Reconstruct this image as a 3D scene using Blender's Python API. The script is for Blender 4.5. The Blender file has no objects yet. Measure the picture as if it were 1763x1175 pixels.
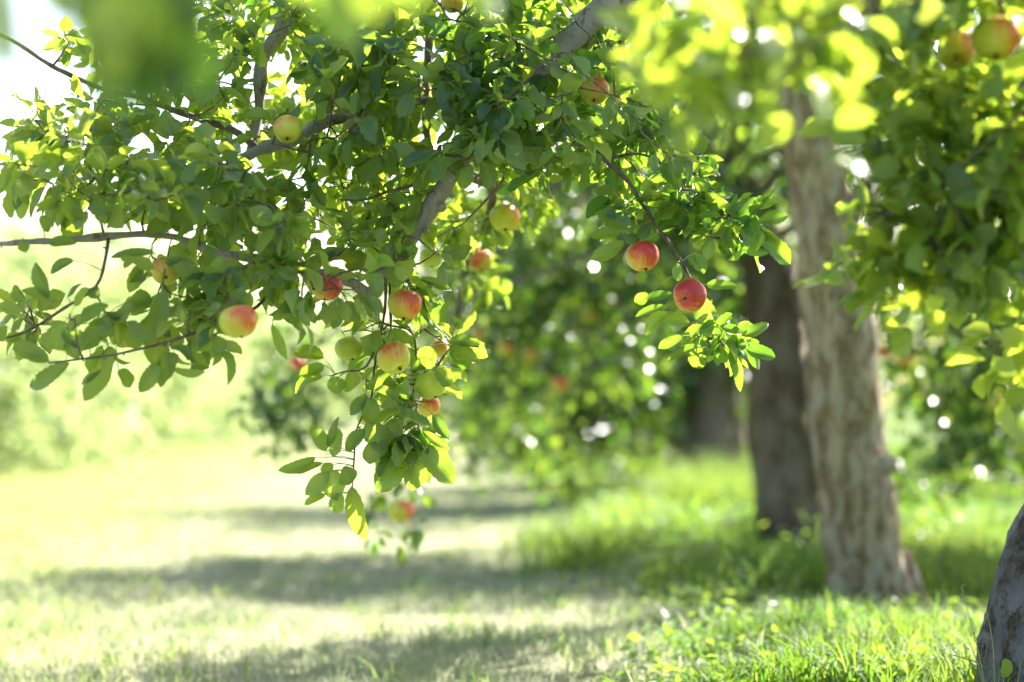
import bpy, math, random
import numpy as np
from mathutils import Vector, Matrix, noise

R = np.random.default_rng(7)
random.seed(7)
C = bpy.context.scene
COL = C.collection

# ------------------------------------------------------------------ camera
H = 0.85                      # eye height of a crouching photographer
F_PX = 4163.0                 # 85 mm lens on a frame 1763 px wide
PITCH = math.atan((690 - 587.5) / F_PX)
FOCUS = 6.0
cam_d = bpy.data.cameras.new('camera')
cam = bpy.data.objects.new('camera', cam_d)
COL.objects.link(cam)
cam.location = (0, 0, H)
cam.rotation_euler = (math.pi / 2 + PITCH, 0, 0)
cam_d.lens = 85
cam_d.sensor_width = 36
cam_d.clip_end = 2000
cam_d.dof.use_dof = True
cam_d.dof.focus_distance = FOCUS
cam_d.dof.aperture_fstop = 1.55
C.camera = cam
CP, SP = math.cos(PITCH), math.sin(PITCH)


def at(px, py, d):
    """the point of the orchard seen at pixel (px, py) of the photograph, d metres away"""
    a = (px - 881.5) / F_PX * d
    b = (587.5 - py) / F_PX * d
    return np.array([a, d * CP - b * SP, H + d * SP + b * CP])


def project(p):
    p = np.asarray(p, float)
    v = p - np.array([0, 0, H])
    d = v[..., 1] * CP + v[..., 2] * SP
    b = -v[..., 1] * SP + v[..., 2] * CP
    return 881.5 + v[..., 0] / d * F_PX, 587.5 - b / d * F_PX, d


def nrm(v):
    v = np.asarray(v, float)
    return v / np.maximum(np.linalg.norm(v, axis=-1, keepdims=True), 1e-9)


# ------------------------------------------------------------------ light
SUN = nrm(np.array([0.60, 0.71, 0.79]))
el = math.asin(SUN[2])
sun_l = bpy.data.lights.new('sun', 'SUN')
sun = bpy.data.objects.new('sun', sun_l)
COL.objects.link(sun)
sun_l.energy = 5.0
sun_l.angle = math.radians(0.55)
sun_l.color = (1.0, 0.96, 0.90)
sun.rotation_euler = Vector(SUN).to_track_quat('Z', 'Y').to_euler()
sun.location = (8, 6, 12)
w = bpy.data.worlds.new('World')
C.world = w
w.use_nodes = True
nt = w.node_tree
bg = nt.nodes['Background']
sky = nt.nodes.new('ShaderNodeTexSky')
sky.sky_type = 'NISHITA'
sky.sun_disc = False
sky.sun_elevation = el
sky.sun_rotation = math.atan2(SUN[0], SUN[1])
sky.air_density = 1.0
sky.dust_density = 2.5
sky.ozone_density = 1.0
nt.links.new(sky.outputs[0], bg.inputs[0])
bg.inputs[1].default_value = 0.08
C.view_settings.view_transform = 'Standard'
C.view_settings.look = 'None'
C.view_settings.gamma = 1
C.view_settings.exposure = 2.5
C.render.engine = 'CYCLES'
cy = C.cycles
cy.use_denoising = True
cy.max_bounces = 6
cy.diffuse_bounces = 3
cy.glossy_bounces = 2
cy.transmission_bounces = 4
cy.caustics_reflective = False
cy.caustics_refractive = False
cy.sample_clamp_indirect = 6


# ------------------------------------------------------------------ materials
class Nodes:
    def __init__(s, name):
        s.m = bpy.data.materials.new(name)
        s.m.use_nodes = True
        s.t = s.m.node_tree
        s.t.nodes.clear()
        s.out = s.n('ShaderNodeOutputMaterial')

    def n(s, kind, **kw):
        x = s.t.nodes.new(kind)
        for k, v in kw.items():
            if k.startswith('i_'):
                key = k[2:]
                key = int(key) if key.isdigit() else key.replace('_', ' ')
                x.inputs[key].default_value = v
            else:
                setattr(x, k, v)
        return x

    def l(s, a, b):
        s.t.links.new(a, b)

    def math(s, op, a, b=None, c=None, clamp=False):
        x = s.n('ShaderNodeMath', operation=op, use_clamp=clamp)
        for i, v in enumerate((a, b, c)):
            if v is None:
                continue
            if isinstance(v, (int, float)):
                x.inputs[i].default_value = v
            else:
                s.l(v, x.inputs[i])
        return x.outputs[0]

    def mix(s, f, a, b, kind='MIX'):
        x = s.n('ShaderNodeMix', data_type='RGBA', blend_type=kind)
        for i, v in ((0, f), (6, a), (7, b)):
            if isinstance(v, (int, float)):
                x.inputs[i].default_value = v
            elif isinstance(v, tuple):
                x.inputs[i].default_value = (*v, 1)
            else:
                s.l(v, x.inputs[i])
        return x.outputs[2]

    def ramp(s, f, stops):
        x = s.n('ShaderNodeValToRGB')
        e = x.color_ramp.elements
        while len(e) < len(stops):
            e.new(0.5)
        for k, (p, c) in enumerate(stops):
            e[k].position = p
            e[k].color = (*c, 1) if isinstance(c, tuple) else (c, c, c, 1)
        s.l(f, x.inputs[0])
        return x.outputs[0]

    def noise(s, vec, scale, detail=4, rough=0.55):
        x = s.n('ShaderNodeTexNoise', i_Scale=scale, i_Detail=detail, i_Roughness=rough)
        s.l(vec, x.inputs['Vector'])
        return x.outputs[0]

    def scale(s, vec, v):
        x = s.n('ShaderNodeMapping')
        x.inputs['Scale'].default_value = v
        s.l(vec, x.inputs['Vector'])
        return x.outputs[0]

    def bump(s, h, strength, dist):
        x = s.n('ShaderNodeBump', i_Strength=strength, i_Distance=dist)
        s.l(h, x.inputs['Height'])
        return x.outputs[0]


def leaf_material(name, top, top2, under, trans, trans2, mix=0.42, rough=0.38, veins=True, spec=0.5):
    s = Nodes(name)
    tint = s.n('ShaderNodeAttribute', attribute_name='tint').outputs['Fac']
    geo = s.n('ShaderNodeNewGeometry')
    col = s.mix(tint, top, top2)
    tr = s.mix(tint, trans, trans2)
    und = under
    bumpn = None
    if veins:
        uv = s.n('ShaderNodeUVMap').outputs[0]
        sep = s.n('ShaderNodeSeparateXYZ')
        s.l(uv, sep.inputs[0])
        u = s.math('ABSOLUTE', s.math('SUBTRACT', sep.outputs[0], 0.5))      # 0 .. 0.5
        mid = s.math('SUBTRACT', 1.0, s.math('MULTIPLY', u, 26.0), clamp=True)
        ph = s.math('SUBTRACT', s.math('MULTIPLY', sep.outputs[1], 8.0), s.math('MULTIPLY', u, 4.2))
        fr = s.math('ABSOLUTE', s.math('SUBTRACT', s.math('FRACT', ph), 0.5))
        side = s.math('SUBTRACT', 1.0, s.math('MULTIPLY', fr, 9.0), clamp=True)
        vein = s.math('MAXIMUM', mid, s.math('MULTIPLY', side, 0.55))
        nz = s.noise(s.scale(uv, (5, 9, 1)), 2.2, 4)
        blot = s.ramp(nz, [(0.35, 0.75), (0.7, 1.25)])
        col = s.mix(1.0, col, blot, 'MULTIPLY')
        col = s.mix(s.math('MULTIPLY', vein, 0.45), col, (0.20, 0.28, 0.09))
        und = s.mix(s.math('MULTIPLY', vein, 0.5), under, (0.34, 0.40, 0.20))
        tr = s.mix(s.math('MULTIPLY', vein, 0.35), tr, (0.55, 0.60, 0.12))
        spot = s.noise(s.n('ShaderNodeTexCoord').outputs['Object'], 90, 2)
        sp = s.ramp(spot, [(0.66, 0.0), (0.70, 1.0)])
        col = s.mix(s.math('MULTIPLY', sp, 0.6), col, (0.16, 0.10, 0.03))
        puff = s.math('ADD', s.math('MULTIPLY', fr, 1.2), s.math('MULTIPLY', nz, 0.5))
        bumpn = s.bump(s.math('SUBTRACT', puff, mid), 0.55, 0.0014)
    col = s.mix(geo.outputs['Backfacing'], col, und)
    rg = s.math('ADD', s.math('MULTIPLY', geo.outputs['Backfacing'], 0.3), rough)
    p = s.n('ShaderNodeBsdfPrincipled', i_Specular_IOR_Level=spec)
    s.l(col, p.inputs['Base Color'])
    s.l(rg, p.inputs['Roughness'])
    t = s.n('ShaderNodeBsdfTranslucent')
    s.l(tr, t.inputs[0])
    if bumpn:
        s.l(bumpn, p.inputs['Normal'])
    m = s.n('ShaderNodeMixShader')
    m.inputs[0].default_value = mix
    s.l(p.outputs[0], m.inputs[1])
    s.l(t.outputs[0], m.inputs[2])
    s.l(m.outputs[0], s.out.inputs[0])
    return s.m


M = {}
M['leaf'] = leaf_material('apple_leaf', (0.011, 0.048, 0.032), (0.048, 0.118, 0.030), (0.15, 0.23, 0.10),
                          (0.16, 0.40, 0.015), (0.60, 0.72, 0.05), 0.48, 0.25, spec=0.65)
M['leaf_far'] = leaf_material('apple_leaf_plain', (0.013, 0.050, 0.018), (0.045, 0.105, 0.022), (0.09, 0.15, 0.06),
                              (0.16, 0.36, 0.02), (0.46, 0.56, 0.04), 0.32, 0.25, veins=False, spec=0.7)
M['leaf_hazed'] = leaf_material('hazed_row_leaf', (0.09, 0.17, 0.05), (0.20, 0.27, 0.10), (0.20, 0.27, 0.13),
                               (0.42, 0.55, 0.18), (0.60, 0.66, 0.28), 0.45, 0.5, veins=False)  # haze and sun glare over the left row, put into its leaf colour
M['grass'] = leaf_material('tall_grass_blade', (0.018, 0.075, 0.010), (0.085, 0.15, 0.022), (0.04, 0.11, 0.018),
                           (0.09, 0.28, 0.015), (0.42, 0.52, 0.06), 0.42, 0.35, veins=False)
M['mown'] = leaf_material('mown_grass_blade', (0.13, 0.19, 0.07), (0.40, 0.39, 0.29), (0.18, 0.22, 0.12),
                          (0.32, 0.42, 0.16), (0.58, 0.55, 0.38), 0.38, 0.45, veins=False)
M['sward'] = leaf_material('sward_blade', (0.09, 0.18, 0.04), (0.24, 0.30, 0.10), (0.12, 0.2, 0.06),
                           (0.30, 0.48, 0.08), (0.56, 0.60, 0.20), 0.42, 0.45, veins=False)
M['clover'] = leaf_material('ground_cover_leaf', (0.04, 0.11, 0.02), (0.09, 0.17, 0.03), (0.12, 0.2, 0.06),
                            (0.18, 0.40, 0.02), (0.44, 0.54, 0.06), 0.45, 0.52, veins=False, spec=0.35)


def plain(name, c, rough=0.6, c2=None, sc=60):
    s = Nodes(name)
    p = s.n('ShaderNodeBsdfPrincipled', i_Roughness=rough)
    if c2:
        nz = s.noise(s.n('ShaderNodeTexCoord').outputs['Object'], sc)
        s.l(s.mix(nz, c, c2), p.inputs['Base Color'])
        s.l(s.bump(nz, 0.5, 0.002), p.inputs['Normal'])
    else:
        p.inputs['Base Color'].default_value = (*c, 1)
    s.l(p.outputs[0], s.out.inputs[0])
    return s.m


M['petiole'] = plain('petiole', (0.26, 0.34, 0.09), 0.5, (0.30, 0.22, 0.10), 40)
M['stem'] = plain('apple_stem', (0.12, 0.09, 0.04), 0.7, (0.2, 0.2, 0.08), 300)
M['calyx'] = plain('calyx', (0.05, 0.035, 0.02), 0.9, (0.14, 0.12, 0.07), 300)


def bark(name, a, b, crack, warm, sc=1.0, rough_cover=0.5, stretch=0.6, relief=0.012):
    """smooth pale plates (a, b) broken by rough flaking patches (crack, warm)"""
    s = Nodes(name)
    co = s.n('ShaderNodeTexCoord').outputs['Object']
    v = s.scale(co, (sc, sc, sc * stretch))
    n0 = s.noise(v, 7, 5, 0.68)
    n1 = s.noise(s.scale(v, (1, 1, 0.7)), 34, 5, 0.65)
    n2 = s.noise(s.scale(v, (1, 1, 0.45)), 80, 5, 0.6)
    n3 = s.noise(v, 4, 3)
    lo = 0.5 + (0.5 - rough_cover) * 0.35
    patch = s.ramp(s.math('ADD', s.math('MULTIPLY', n0, 0.72), s.math('MULTIPLY', n1, 0.28)), [(lo - 0.035, 0.0), (lo + 0.035, 1.0)])
    smooth = s.mix(s.ramp(n3, [(0.4, 0.0), (0.62, 1.0)]), a, b)
    smooth = s.mix(s.ramp(n2, [(0.35, 0.35), (0.55, 0.0)]), smooth, crack)
    flakes = s.mix(s.ramp(n1, [(0.42, 0.0), (0.60, 1.0)]), crack, warm)
    flakes = s.mix(s.ramp(n2, [(0.36, 0.8), (0.56, 0.0)]), flakes, crack)
    col = s.mix(patch, smooth, flakes)
    h = s.math('ADD', s.math('MULTIPLY', s.math('SUBTRACT', 1.0, patch), 0.5),
               s.math('ADD', s.math('MULTIPLY', n1, s.math('ADD', s.math('MULTIPLY', patch, 0.9), 0.2)), s.math('MULTIPLY', n2, 0.3)))
    p = s.n('ShaderNodeBsdfPrincipled', i_Roughness=0.8, i_Specular_IOR_Level=0.3)
    s.l(col, p.inputs['Base Color'])
    s.l(s.bump(h, 0.9, relief / sc), p.inputs['Normal'])
    s.l(p.outputs[0], s.out.inputs[0])
    return s.m


M['bark_front'] = bark('grey_flaking_bark', (0.17, 0.165, 0.185), (0.10, 0.098, 0.112), (0.030, 0.022, 0.018), (0.11, 0.085, 0.07), 2.2, 0.46, 0.75, 0.02)
M['bark_tan'] = bark('tan_patchy_bark', (0.36, 0.315, 0.235), (0.42, 0.33, 0.19), (0.11, 0.075, 0.04), (0.38, 0.27, 0.14), 3.2, 0.50, 0.33, 0.05)
M['bark_dark'] = bark('dull_brown_bark', (0.17, 0.13, 0.09), (0.20, 0.165, 0.12), (0.05, 0.035, 0.025), (0.19, 0.13, 0.075), 1.2, 0.5, 0.4)
M['bark_brown'] = bark('grey_brown_bark', (0.24, 0.18, 0.13), (0.28, 0.22, 0.17), (0.10, 0.07, 0.05), (0.2, 0.14, 0.09), 0.8, 0.4, 0.4)
M['limb'] = bark('smooth_grey_limb_bark', (0.34, 0.31, 0.28), (0.26, 0.235, 0.21), (0.07, 0.055, 0.04), (0.20, 0.155, 0.12), 4.0, 0.30, 0.7, 0.02)
M['twig'] = bark('twig_bark', (0.12, 0.085, 0.065), (0.19, 0.15, 0.12), (0.04, 0.03, 0.025), (0.14, 0.10, 0.08), 8.0, 0.4, 0.6)


def apple_material(name, bias, red=(0.55, 0.035, 0.03), orange=(0.66, 0.20, 0.035), green=(0.50, 0.54, 0.055)):
    s = Nodes(name)
    co = s.n('ShaderNodeTexCoord').outputs['Object']
    sep = s.n('ShaderNodeSeparateXYZ')
    s.l(co, sep.inputs[0])
    rnd = s.n('ShaderNodeObjectInfo').outputs['Random']
    ang = s.math('ARCTAN2', sep.outputs[1], sep.outputs[0])
    cv = s.n('ShaderNodeCombineXYZ')
    s.l(s.math('MULTIPLY', ang, 1.0), cv.inputs[0])
    s.l(s.math('MULTIPLY', sep.outputs[2], 5.0), cv.inputs[1])
    s.l(s.math('MULTIPLY', rnd, 20.0), cv.inputs[2])
    streak = s.noise(s.scale(cv.outputs[0], (9, 2, 1)), 3.0, 5, 0.65)
    blot = s.noise(co, 26, 4, 0.6)
    side = s.math('MULTIPLY', sep.outputs[0], 11.0)
    up = s.math('MULTIPLY', sep.outputs[2], 4.0)
    f = s.math('ADD', s.math('ADD', side, up), bias)
    f = s.math('ADD', f, s.math('MULTIPLY', s.math('SUBTRACT', blot, 0.5), 1.1))
    f = s.math('ADD', f, s.math('MULTIPLY', s.math('SUBTRACT', streak, 0.5), 1.6), clamp=True)
    col = s.ramp(f, [(0.12, green), (0.42, (0.62, 0.42, 0.06)), (0.60, orange), (0.92, red)])
    vo = s.n('ShaderNodeTexVoronoi', i_Scale=190.0)
    s.l(co, vo.inputs['Vector'])
    dot = s.ramp(vo.outputs['Distance'], [(0.10, 1.0), (0.2, 0.0)])
    col = s.mix(s.math('MULTIPLY', dot, 0.4), col, (0.75, 0.62, 0.35))
    # russet round the stem hollow
    rr = s.math('SQRT', s.math('ADD', s.math('POWER', sep.outputs[0], 2.0), s.math('POWER', sep.outputs[1], 2.0)))
    core = s.math('SUBTRACT', 1.0, s.math('MULTIPLY', rr, 95.0), clamp=True)
    col = s.mix(s.math('MULTIPLY', core, 0.7), col, (0.34, 0.30, 0.10))
    p = s.n('ShaderNodeBsdfPrincipled', i_Roughness=0.36, i_Specular_IOR_Level=0.45, i_Subsurface_Weight=0.12, i_Subsurface_Scale=0.006)
    p.inputs['Subsurface Radius'].default_value = (1.0, 0.6, 0.3)
    s.l(col, p.inputs['Base Color'])
    s.l(s.bump(s.math('ADD', blot, s.math('MULTIPLY', streak, 0.3)), 0.12, 0.003), p.inputs['Normal'])
    s.l(p.outputs[0], s.out.inputs[0])
    return s.m


M['apple_red'] = apple_material('red_apple_skin', 0.56)
M['apple_deep'] = apple_material('deep_red_apple_skin', 0.85, red=(0.46, 0.03, 0.035), orange=(0.58, 0.09, 0.04))
M['apple_mixed'] = apple_material('red_and_yellow_apple_skin', 0.26)
M['apple_yellow'] = apple_material('yellow_apple_skin', 0.08)
M['apple_green'] = apple_material('green_apple_skin', -0.3, green=(0.42, 0.52, 0.06))

# ground
s = Nodes('orchard_soil')
co = s.n('ShaderNodeTexCoord').outputs['Object']
big = s.noise(co, 0.7, 4)
fine = s.noise(co, 30, 6, 0.7)
mid_ = s.noise(s.scale(co, (1, 1.0, 1)), 3.5, 4)
sx = s.n('ShaderNodeSeparateXYZ')
s.l(co, sx.inputs[0])
xw = s.math('ADD', sx.outputs[0], s.math('MULTIPLY', s.math('SUBTRACT', big, 0.5), 1.2))
xw = s.math('ADD', xw, s.math('MULTIPLY', sx.outputs[1], 0.03))
lane = s.math('MULTIPLY', s.ramp(s.math('ADD', s.math('MULTIPLY', xw, 0.1), 0.5), [(0.12, 0.35), (0.36, 1.0), ]),
              s.ramp(s.math('ADD', s.math('MULTIPLY', xw, 0.1), 0.5), [(0.565, 1.0), (0.60, 0.0)]))
green = s.mix(fine, (0.05, 0.09, 0.02), (0.12, 0.17, 0.04))
straw = s.mix(fine, (0.22, 0.22, 0.12), (0.44, 0.42, 0.28))
straw = s.mix(s.ramp(mid_, [(0.45, 0.0), (0.65, 0.6)]), straw, (0.15, 0.20, 0.07))
col = s.mix(lane, green, straw)
p = s.n('ShaderNodeBsdfPrincipled', i_Roughness=0.95, i_Specular_IOR_Level=0.1)
s.l(col, p.inputs['Base Color'])
s.l(s.bump(fine, 0.8, 0.03), p.inputs['Normal'])
s.l(p.outputs[0], s.out.inputs[0])
M['soil'] = s.m


# ------------------------------------------------------------------ mesh builder
class MB:
    def __init__(s):
        s.v, s.l, s.sz, s.mi, s.uv, s.ti = [], [], [], [], [], []
        s.n = 0

    def add(s, v, f, mat=0, uv=None, tint=None):
        v = np.asarray(v, np.float32).reshape(-1, 3)
        f = np.asarray(f, np.int64)
        s.v.append(v)
        s.l.append((f + s.n).ravel())
        s.sz.append(np.full(len(f), f.shape[1], np.int64))
        s.mi.append(np.full(len(f), mat, np.int64))
        s.uv.append(np.zeros((len(v), 2), np.float32) if uv is None else np.asarray(uv, np.float32))
        s.ti.append(np.full(len(v), 0.5, np.float32) if tint is None else np.broadcast_to(np.asarray(tint, np.float32), (len(v),)))
        s.n += len(v)

    def build(s, name, mats, parent=None, smooth=True, origin=None):
        v = np.concatenate(s.v)
        if origin is not None:
            v = v - np.asarray(origin, np.float32)
        l = np.concatenate(s.l)
        sz = np.concatenate(s.sz)
        me = bpy.data.meshes.new(name)
        me.vertices.add(len(v))
        me.vertices.foreach_set('co', v.ravel())
        me.loops.add(len(l))
        me.loops.foreach_set('vertex_index', l.astype(np.int32))
        me.polygons.add(len(sz))
        st = np.concatenate([[0], np.cumsum(sz)[:-1]]).astype(np.int32)
        me.polygons.foreach_set('loop_start', st)
        me.polygons.foreach_set('material_index', np.concatenate(s.mi).astype(np.int32))
        me.polygons.foreach_set('use_smooth', np.full(len(sz), smooth))
        me.update(calc_edges=True)
        uvl = me.uv_layers.new(name='UVMap')
        uvl.data.foreach_set('uv', np.concatenate(s.uv)[l].astype(np.float32).ravel())
        at_ = me.attributes.new('tint', 'FLOAT', 'POINT')
        at_.data.foreach_set('value', np.concatenate(s.ti))
        for m in (mats if isinstance(mats, (list, tuple)) else [mats]):
            me.materials.append(m)
        o = bpy.data.objects.new(name, me)
        COL.objects.link(o)
        if parent is not None:
            o.parent = parent
            o.matrix_parent_inverse = Matrix.Identity(4)
            if origin is None:      # the vertices are in world space
                o.location = -Vector(parent.location)
            else:
                o.location = Vector(origin) - Vector(parent.location)
        elif origin is not None:
            o.location = Vector(origin)
        return o


def tag(o, label=None, cat=None, group=None, kind=None):
    if label: o['label'] = label
    if cat: o['category'] = cat
    if group: o['group'] = group
    if kind: o['kind'] = kind
    return o


def empty(name, loc):
    o = bpy.data.objects.new(name, None)
    o.empty_display_size = 0.1
    o.location = loc
    COL.objects.link(o)
    return o


def frames(t):
    t = nrm(t)
    up = np.where(np.abs(t[..., 2:3]) > 0.95, np.array([1.0, 0, 0]), np.array([0, 0, 1.0]))
    a = nrm(np.cross(up, t))
    return a, np.cross(t, a)


def catmull(P, Rr, step):
    P = np.asarray(P, float)
    Rr = np.asarray(Rr, float)
    Q = np.vstack([2 * P[0] - P[1], P, 2 * P[-1] - P[-2]])
    out, rad = [], []
    for i in range(len(P) - 1):
        n = max(1, int(np.linalg.norm(P[i + 1] - P[i]) / step))
        for k in range(n):
            t = k / n
            a, b, c, d = Q[i:i + 4]
            out.append(0.5 * (2 * b + (c - a) * t + (2 * a - 5 * b + 4 * c - d) * t * t + (3 * b - a - 3 * c + d) * t ** 3))
            rad.append(Rr[i] * (1 - t) + Rr[i + 1] * t)
    out.append(P[-1])
    rad.append(Rr[-1])
    return np.array(out), np.array(rad)


def tube(mb, P, Rr, sides=8, mat=0, rough=0.0, lump=0.0, fine=0.0, freq=4.0, tint=0.5):
    """a tube swept along P, with lumps and ridges pressed into its surface"""
    P = np.asarray(P, float)
    n = len(P)
    T = np.gradient(P, axis=0)
    T = nrm(T)
    a, b = frames(T[0])
    A = [a]
    for i in range(1, n):
        x = A[-1] - T[i] * np.dot(A[-1], T[i])
        A.append(nrm(x))
    A = np.array(A)
    B = np.cross(T, A)
    th = np.linspace(0, 2 * math.pi, sides, endpoint=False)
    ring = A[:, None, :] * np.cos(th)[None, :, None] + B[:, None, :] * np.sin(th)[None, :, None]
    rr = np.repeat(np.asarray(Rr, float)[:, None], sides, 1)
    if lump or fine:
        for i in range(n):
            for j in range(sides):
                q = P[i] + ring[i, j] * rr[i, j]
                k = 0.0
                if lump:
                    k += lump * noise.noise(Vector(q) * freq)
                if fine:
                    v = Vector((q[0] * freq * 6, q[1] * freq * 6, q[2] * freq * 1.6))
                    k += fine * (noise.noise(v) + 0.6 * noise.noise(v * 2.7))
                rr[i, j] *= 1 + k
    V = P[:, None, :] + ring * rr[:, :, None]
    idx = np.arange(n * sides).reshape(n, sides)
    nx = np.roll(idx, -1, 1)
    Fq = np.stack([idx[:-1], nx[:-1], nx[1:], idx[1:]], -1).reshape(-1, 4)
    V = V.reshape(-1, 3)
    mb.add(V, Fq, mat, tint=tint)
    # rounded ends
    mb.add(np.vstack([V[idx[0]], P[0] - T[0] * Rr[0] * 0.6]), [[(j + 1) % sides, j, sides] for j in range(sides)], mat, tint=tint)
    mb.add(np.vstack([V[idx[-1]], P[-1] + T[-1] * Rr[-1] * 0.6]),
           [[j, (j + 1) % sides, sides] for j in range(sides)], mat, tint=tint)


def leaf_batch(mb, base, d, n, L, W, curl, fold, wave, rows=11, cols=5, mat=0, tint=None, twist=None, blunt=0.68):
    """many leaf blades at once. base, d (towards the tip), n (upper side)"""
    base = np.asarray(base, float)
    N = len(base)
    if N == 0:
        return
    d = nrm(d)
    n = nrm(n - d * np.sum(n * d, -1, keepdims=True))
    sd = np.cross(d, n)
    t = np.linspace(0, 1, rows)
    prof = (t ** 0.62) * ((1 - t) ** blunt)
    prof = prof / prof.max()
    if rows > 6:
        prof = prof * np.where(t > 0.86, 1 - 0.45 * ((t - 0.86) / 0.14), 1.0)
    prof = np.maximum(prof, 0.015)
    if rows > 8:
        prof = prof * (1 + 0.05 * np.where(np.arange(rows) % 2, 1, -1))
    u = np.linspace(-1, 1, cols)
    L = np.asarray(L)[:, None, None]
    W = np.asarray(W)[:, None, None]
    curl = np.asarray(curl)[:, None, None]
    fold = np.asarray(fold)[:, None, None]
    wave = np.asarray(wave)[:, None, None]
    T = t[None, :, None]
    U = u[None, None, :]
    ph = R.uniform(0, 6.28, (N, 1, 1))
    skew = R.normal(0, 0.06, (N, 1, 1))
    # bend in the plane (d, n): arc of angle curl
    c = np.where(np.abs(curl) < 1e-3, 1e-3, curl)
    x = np.sin(c * T) / c
    z = -(1 - np.cos(c * T)) / c
    hw = 0.5 * W * prof[None, :, None] * (1 + 0.08 * np.sin(7 * T + ph))
    y = U * hw + skew * L * np.sin(math.pi * T)
    lift = np.abs(U) * hw * fold + wave * W * np.sin(9 * T + 2.2 * U + ph) * np.abs(U) ** 1.5 * 0.5
    if twist is None:
        twist = R.normal(0, 0.35, N)
    tw = np.asarray(twist)[:, None, None] * T
    yy = y * np.cos(tw) - lift * np.sin(tw)
    ll = y * np.sin(tw) + lift * np.cos(tw)
    X = x * L * np.ones_like(U)
    Z = z * L + ll
    V = (base[:, None, None, :] + X[..., None] * d[:, None, None, :] + yy[..., None] * sd[:, None, None, :]
         + Z[..., None] * n[:, None, None, :])
    idx = np.arange(rows * cols).reshape(rows, cols)
    Fq = np.stack([idx[:-1, :-1], idx[:-1, 1:], idx[1:, 1:], idx[1:, :-1]], -1).reshape(-1, 4)
    Fall = (Fq[None] + (np.arange(N) * rows * cols)[:, None, None]).reshape(-1, 4)
    uv = np.stack([np.broadcast_to((U * 0.5 + 0.5), (N, rows, cols)), np.broadcast_to(T, (N, rows, cols))], -1).reshape(-1, 2)
    if tint is None:
        tint = R.uniform(0, 1, N)
    mb.add(V.reshape(-1, 3), Fall, mat, uv, np.repeat(tint, rows * cols))


# sd = d x n ; faces wound so that n is the front side: check (d, sd) orientation -> normal = sd x d = n


def rand_dirs(n):
    return nrm(R.normal(0, 1, (n, 3)))


def blob_points(blobs, count_scale=1.0):
    out = []
    for (px, py, dd, rx, ry, rz, n) in blobs:
        c = at(px, py, dd)
        n = int(n * count_scale)
        v = rand_dirs(n) * (R.uniform(0.15, 1, (n, 1)) ** 0.42)
        out.append(c + v * np.array([rx, ry, rz]))
    return np.concatenate(out)


def cluster_leaves(mb, pts, per, spread, size, mat=0, rows=4, cols=3, tintmean=0.5, droop=0.25):
    N = len(pts) * per
    c = np.repeat(pts, per, 0) + R.normal(0, spread, (N, 3))
    d = rand_dirs(N) + np.array([0, 0, -droop])
    n = R.normal(0, 0.55, (N, 3)) + np.array([0, 0, 1.0])
    ct = np.repeat(R.normal(tintmean, 0.22, len(pts)), per)
    ok = keep_clear(c + nrm(d) * size * 0.5, 0.95, 0.96)
    c, d, n, ct = c[ok], d[ok], n[ok], ct[ok]
    N = len(c)
    leaf_batch(mb, c, d, n, R.uniform(0.75, 1.15, N) * size, R.uniform(0.5, 0.65, N) * size, R.uniform(0.1, 0.9, N),
               R.uniform(0.1, 0.5, N), R.uniform(0, 0.12, N), rows, cols, mat, np.clip(ct + R.normal(0, 0.15, N), 0, 1))


# ------------------------------------------------------------------ ground
nx_, ny_ = 90, 160
gx = np.concatenate([np.linspace(-300, -12, 14), np.linspace(-11, 11, nx_), np.linspace(12, 300, 14)])
gy = np.concatenate([np.linspace(-60, -1, 8), np.linspace(0, 45, ny_), np.linspace(48, 900, 30)])


def ground_z(x, y):
    x = np.asarray(x, float)
    y = np.asarray(y, float)
    return (0.018 * np.sin(x * 2.1 + 0.7 * np.sin(y * 0.9)) + 0.014 * np.sin(y * 1.7 + x) + 0.012 * np.sin(5.1 * x + 3.3 * y)
            + 0.05 * np.exp(-((x - 1.4) / 0.9) ** 2)) * np.exp(-np.maximum(y - 40, 0) / 20)


GX, GY = np.meshgrid(gx, gy)
mb = MB()
V = np.stack([GX, GY, ground_z(GX, GY)], -1).reshape(-1, 3)
idx = np.arange(GX.size).reshape(GX.shape)
mb.add(V, np.stack([idx[:-1, :-1], idx[:-1, 1:], idx[1:, 1:], idx[1:, :-1]], -1).reshape(-1, 4))
tag(mb.build('ground', M['soil']), kind='structure')


# ------------------------------------------------------------------ grass
def fnoise(x, y, s, seed=0):
    return (np.sin(x * s * 1.3 + 1.7 * np.sin(y * s * 0.8 + seed) + seed) + np.sin(y * s * 1.1 + 1.3 * np.sin(x * s * 1.2 + 2 * seed))
            + 0.6 * np.sin(2.3 * s * (x + y) + seed * 3)) / 2.6


def in_view(x, y, m=0.35):
    return np.abs(x) < (881.5 / F_PX) * y + m


def lane_edge(x, y):
    """metres right of the mown lane's right-hand edge"""
    return x - (0.78 - 0.026 * y - 0.16 * np.maximum(9.3 - y, 0) + 0.16 * fnoise(x * 0, y, 1.6, 2))


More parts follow.
